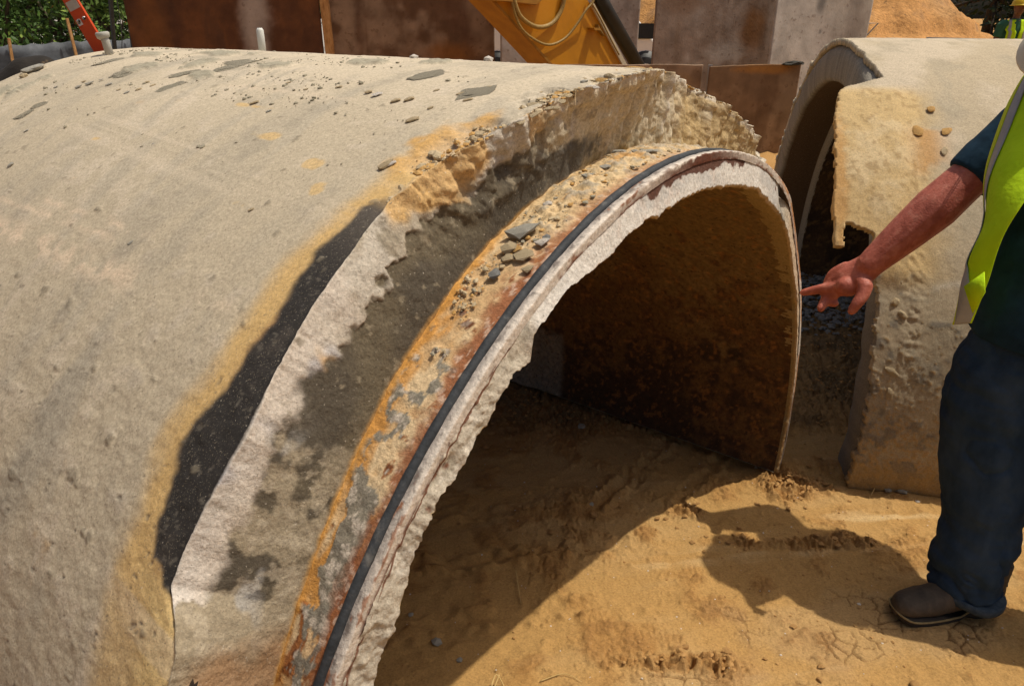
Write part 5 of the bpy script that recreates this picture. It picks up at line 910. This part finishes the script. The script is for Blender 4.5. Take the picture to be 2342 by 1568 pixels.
for s_ in (-1, 1):
    B.ball(wp(s_*.078, 0, hz-.01), (.014, .018, .03), 2)
    capsule(B, [wp(s_*.19, .02, 1.40), wp(s_*.25, .03, 1.14), wp(s_*.23, -.08, .92)], [.055, .045, .034]); capsule(B, [wp(s_*.23, -.09, .90), wp(s_*.22, -.12, .83)], [.036, .03])
    for k in range(4): capsule(B, [wp(s_*.23-.02+.016*k, -.115, .83), wp(s_*.225-.02+.016*k, -.13, .755+.008*abs(k-1.5))], [.011, .008], 8)
    capsule(B, [wp(s_*.19, -.13, .87), wp(s_*.16, -.15, .82)], [.013, .009], 8)
    capsule(B, [wp(s_*.10, .02, .9), wp(s_*.11, 0, .5), wp(s_*.12, .03, .08)], [.085, .06, .045])
capsule(B, [wp(0, .02, .95), wp(0, .02, 1.40)], [.12, .10]); capsule(B, [wp(-.19, .02, 1.40), wp(.19, .02, 1.40)], [.055, .055]); B.remesh('body', M_SK2, wk, .009, 3)
B = MB(); B.loft([ellring(wp(0, .02, z), (1, 0, 0), (0, 1, 0), a, b) for z, a, b in [(.86, .185, .13), (1.1, .18, .13), (1.3, .195, .125), (1.42, .15, .10), (1.48, .07, .07)]])
for s_ in (-1, 1): B.tube([wp(s_*.16, .02, 1.39), wp(s_*.21, .02, 1.36), wp(s_*.245, .03, 1.18)], [.085, .08, .072], 14); B.ball(wp(s_*.17, .02, 1.385), .083, 2)
B.remesh('shirt', M_GRN, wk, .012, 3, lambda V: fbm(V, 8, 3, 340)*.006)
B = MB()
for s_ in (-1, 1): B.tube([wp(s_*.095, .02, .92), wp(s_*.11, 0, .5), wp(s_*.12, .02, .07)], [.11, .09, .095], 16)
B.loft([ellring(wp(0, .02, z), (1, 0, 0), (0, 1, 0), .175, .125) for z in (.78, .92)]); B.remesh('trousers', M_WPANT, wk, .012, 3, lambda V: fbm(V, 9, 3, 341)*.005)
for s_ in (-1, 1): B = MB(); B.loft([ellring(wp(s_*.125, y, .05), (1, 0, 0), (0, 0, 1), a, .045) for y, a in [(.08, .03), (.05, .045), (-.08, .05), (-.17, .045), (-.21, .02)]]); B.build('boot', M_BOOT, wk, True)
V = []
wv = empty('vest', (0, 0, 0)); wv.parent = wk; wv.location = (0, 0, 1.2)
for s_ in (-1, 1):
    for nm, w0, w1, mt, of in [('front_panel', .02, .15, M_LIME, 0), ('reflective_strip', .085, .125, M_REFL, .006)]:
        V = []
        for i in range(16):
            z = .88+.58*i/15; 
            for k in range(8): x = w0+.04*sm(np.float64(1.2-z), 0, .3)*0+(w1-w0)*k/7+(.02 if i > 10 else 0); V.append(wp(s_*x*(1.12 if i < 12 else 1), .02-.145*math.sqrt(max(.03, 1-(x/.215)**2))*(1 if i < 11 else 1-.09*(i-10))-of, z))
        mesh(nm, V, gridF(16, 8), mt, wv).modifiers.new('t', 'SOLIDIFY').thickness = .006
V = []
for i in range(14):
    for k in range(14): a_ = math.pi*(k/13); V.append(wp(.205*math.cos(a_), .02+.15*math.sin(a_), .88+.54*i/13-(.06*(abs(math.cos(a_))**4) if i > 11 else 0)))
mesh('back_panel', V, gridF(14, 14), M_LIME, wv).modifiers.new('t', 'SOLIDIFY').thickness = .006
hat = empty('hard_hat', tuple(wp(0, -.0, hz+.05)), 'yellow hard hat worn by the far worker', 'hard hat'); b_ = MB()
b_.loft([[wp(-.005, -.005, hz+.045)+Vector((r*math.sin(t)*.95, -r*math.cos(t)*1.1-(.035 if r > .14 and math.cos(t) > 0 else 0)*math.cos(t), z)) for t in [2*math.pi*i/32 for i in range(32)]] for r, z in [(.001, .12), (.05, .113), (.09, .085), (.118, .04), (.126, .0), (.128, -.01), (.15, -.022), (.148, -.027), (.12, -.015), (.1, .05), (.001, .108)]], False)
b_.build('shell', nmat('yellow_shell', [(.62, .42, .01), (.68, .48, .02)], 5, .35, 0), hat, True)
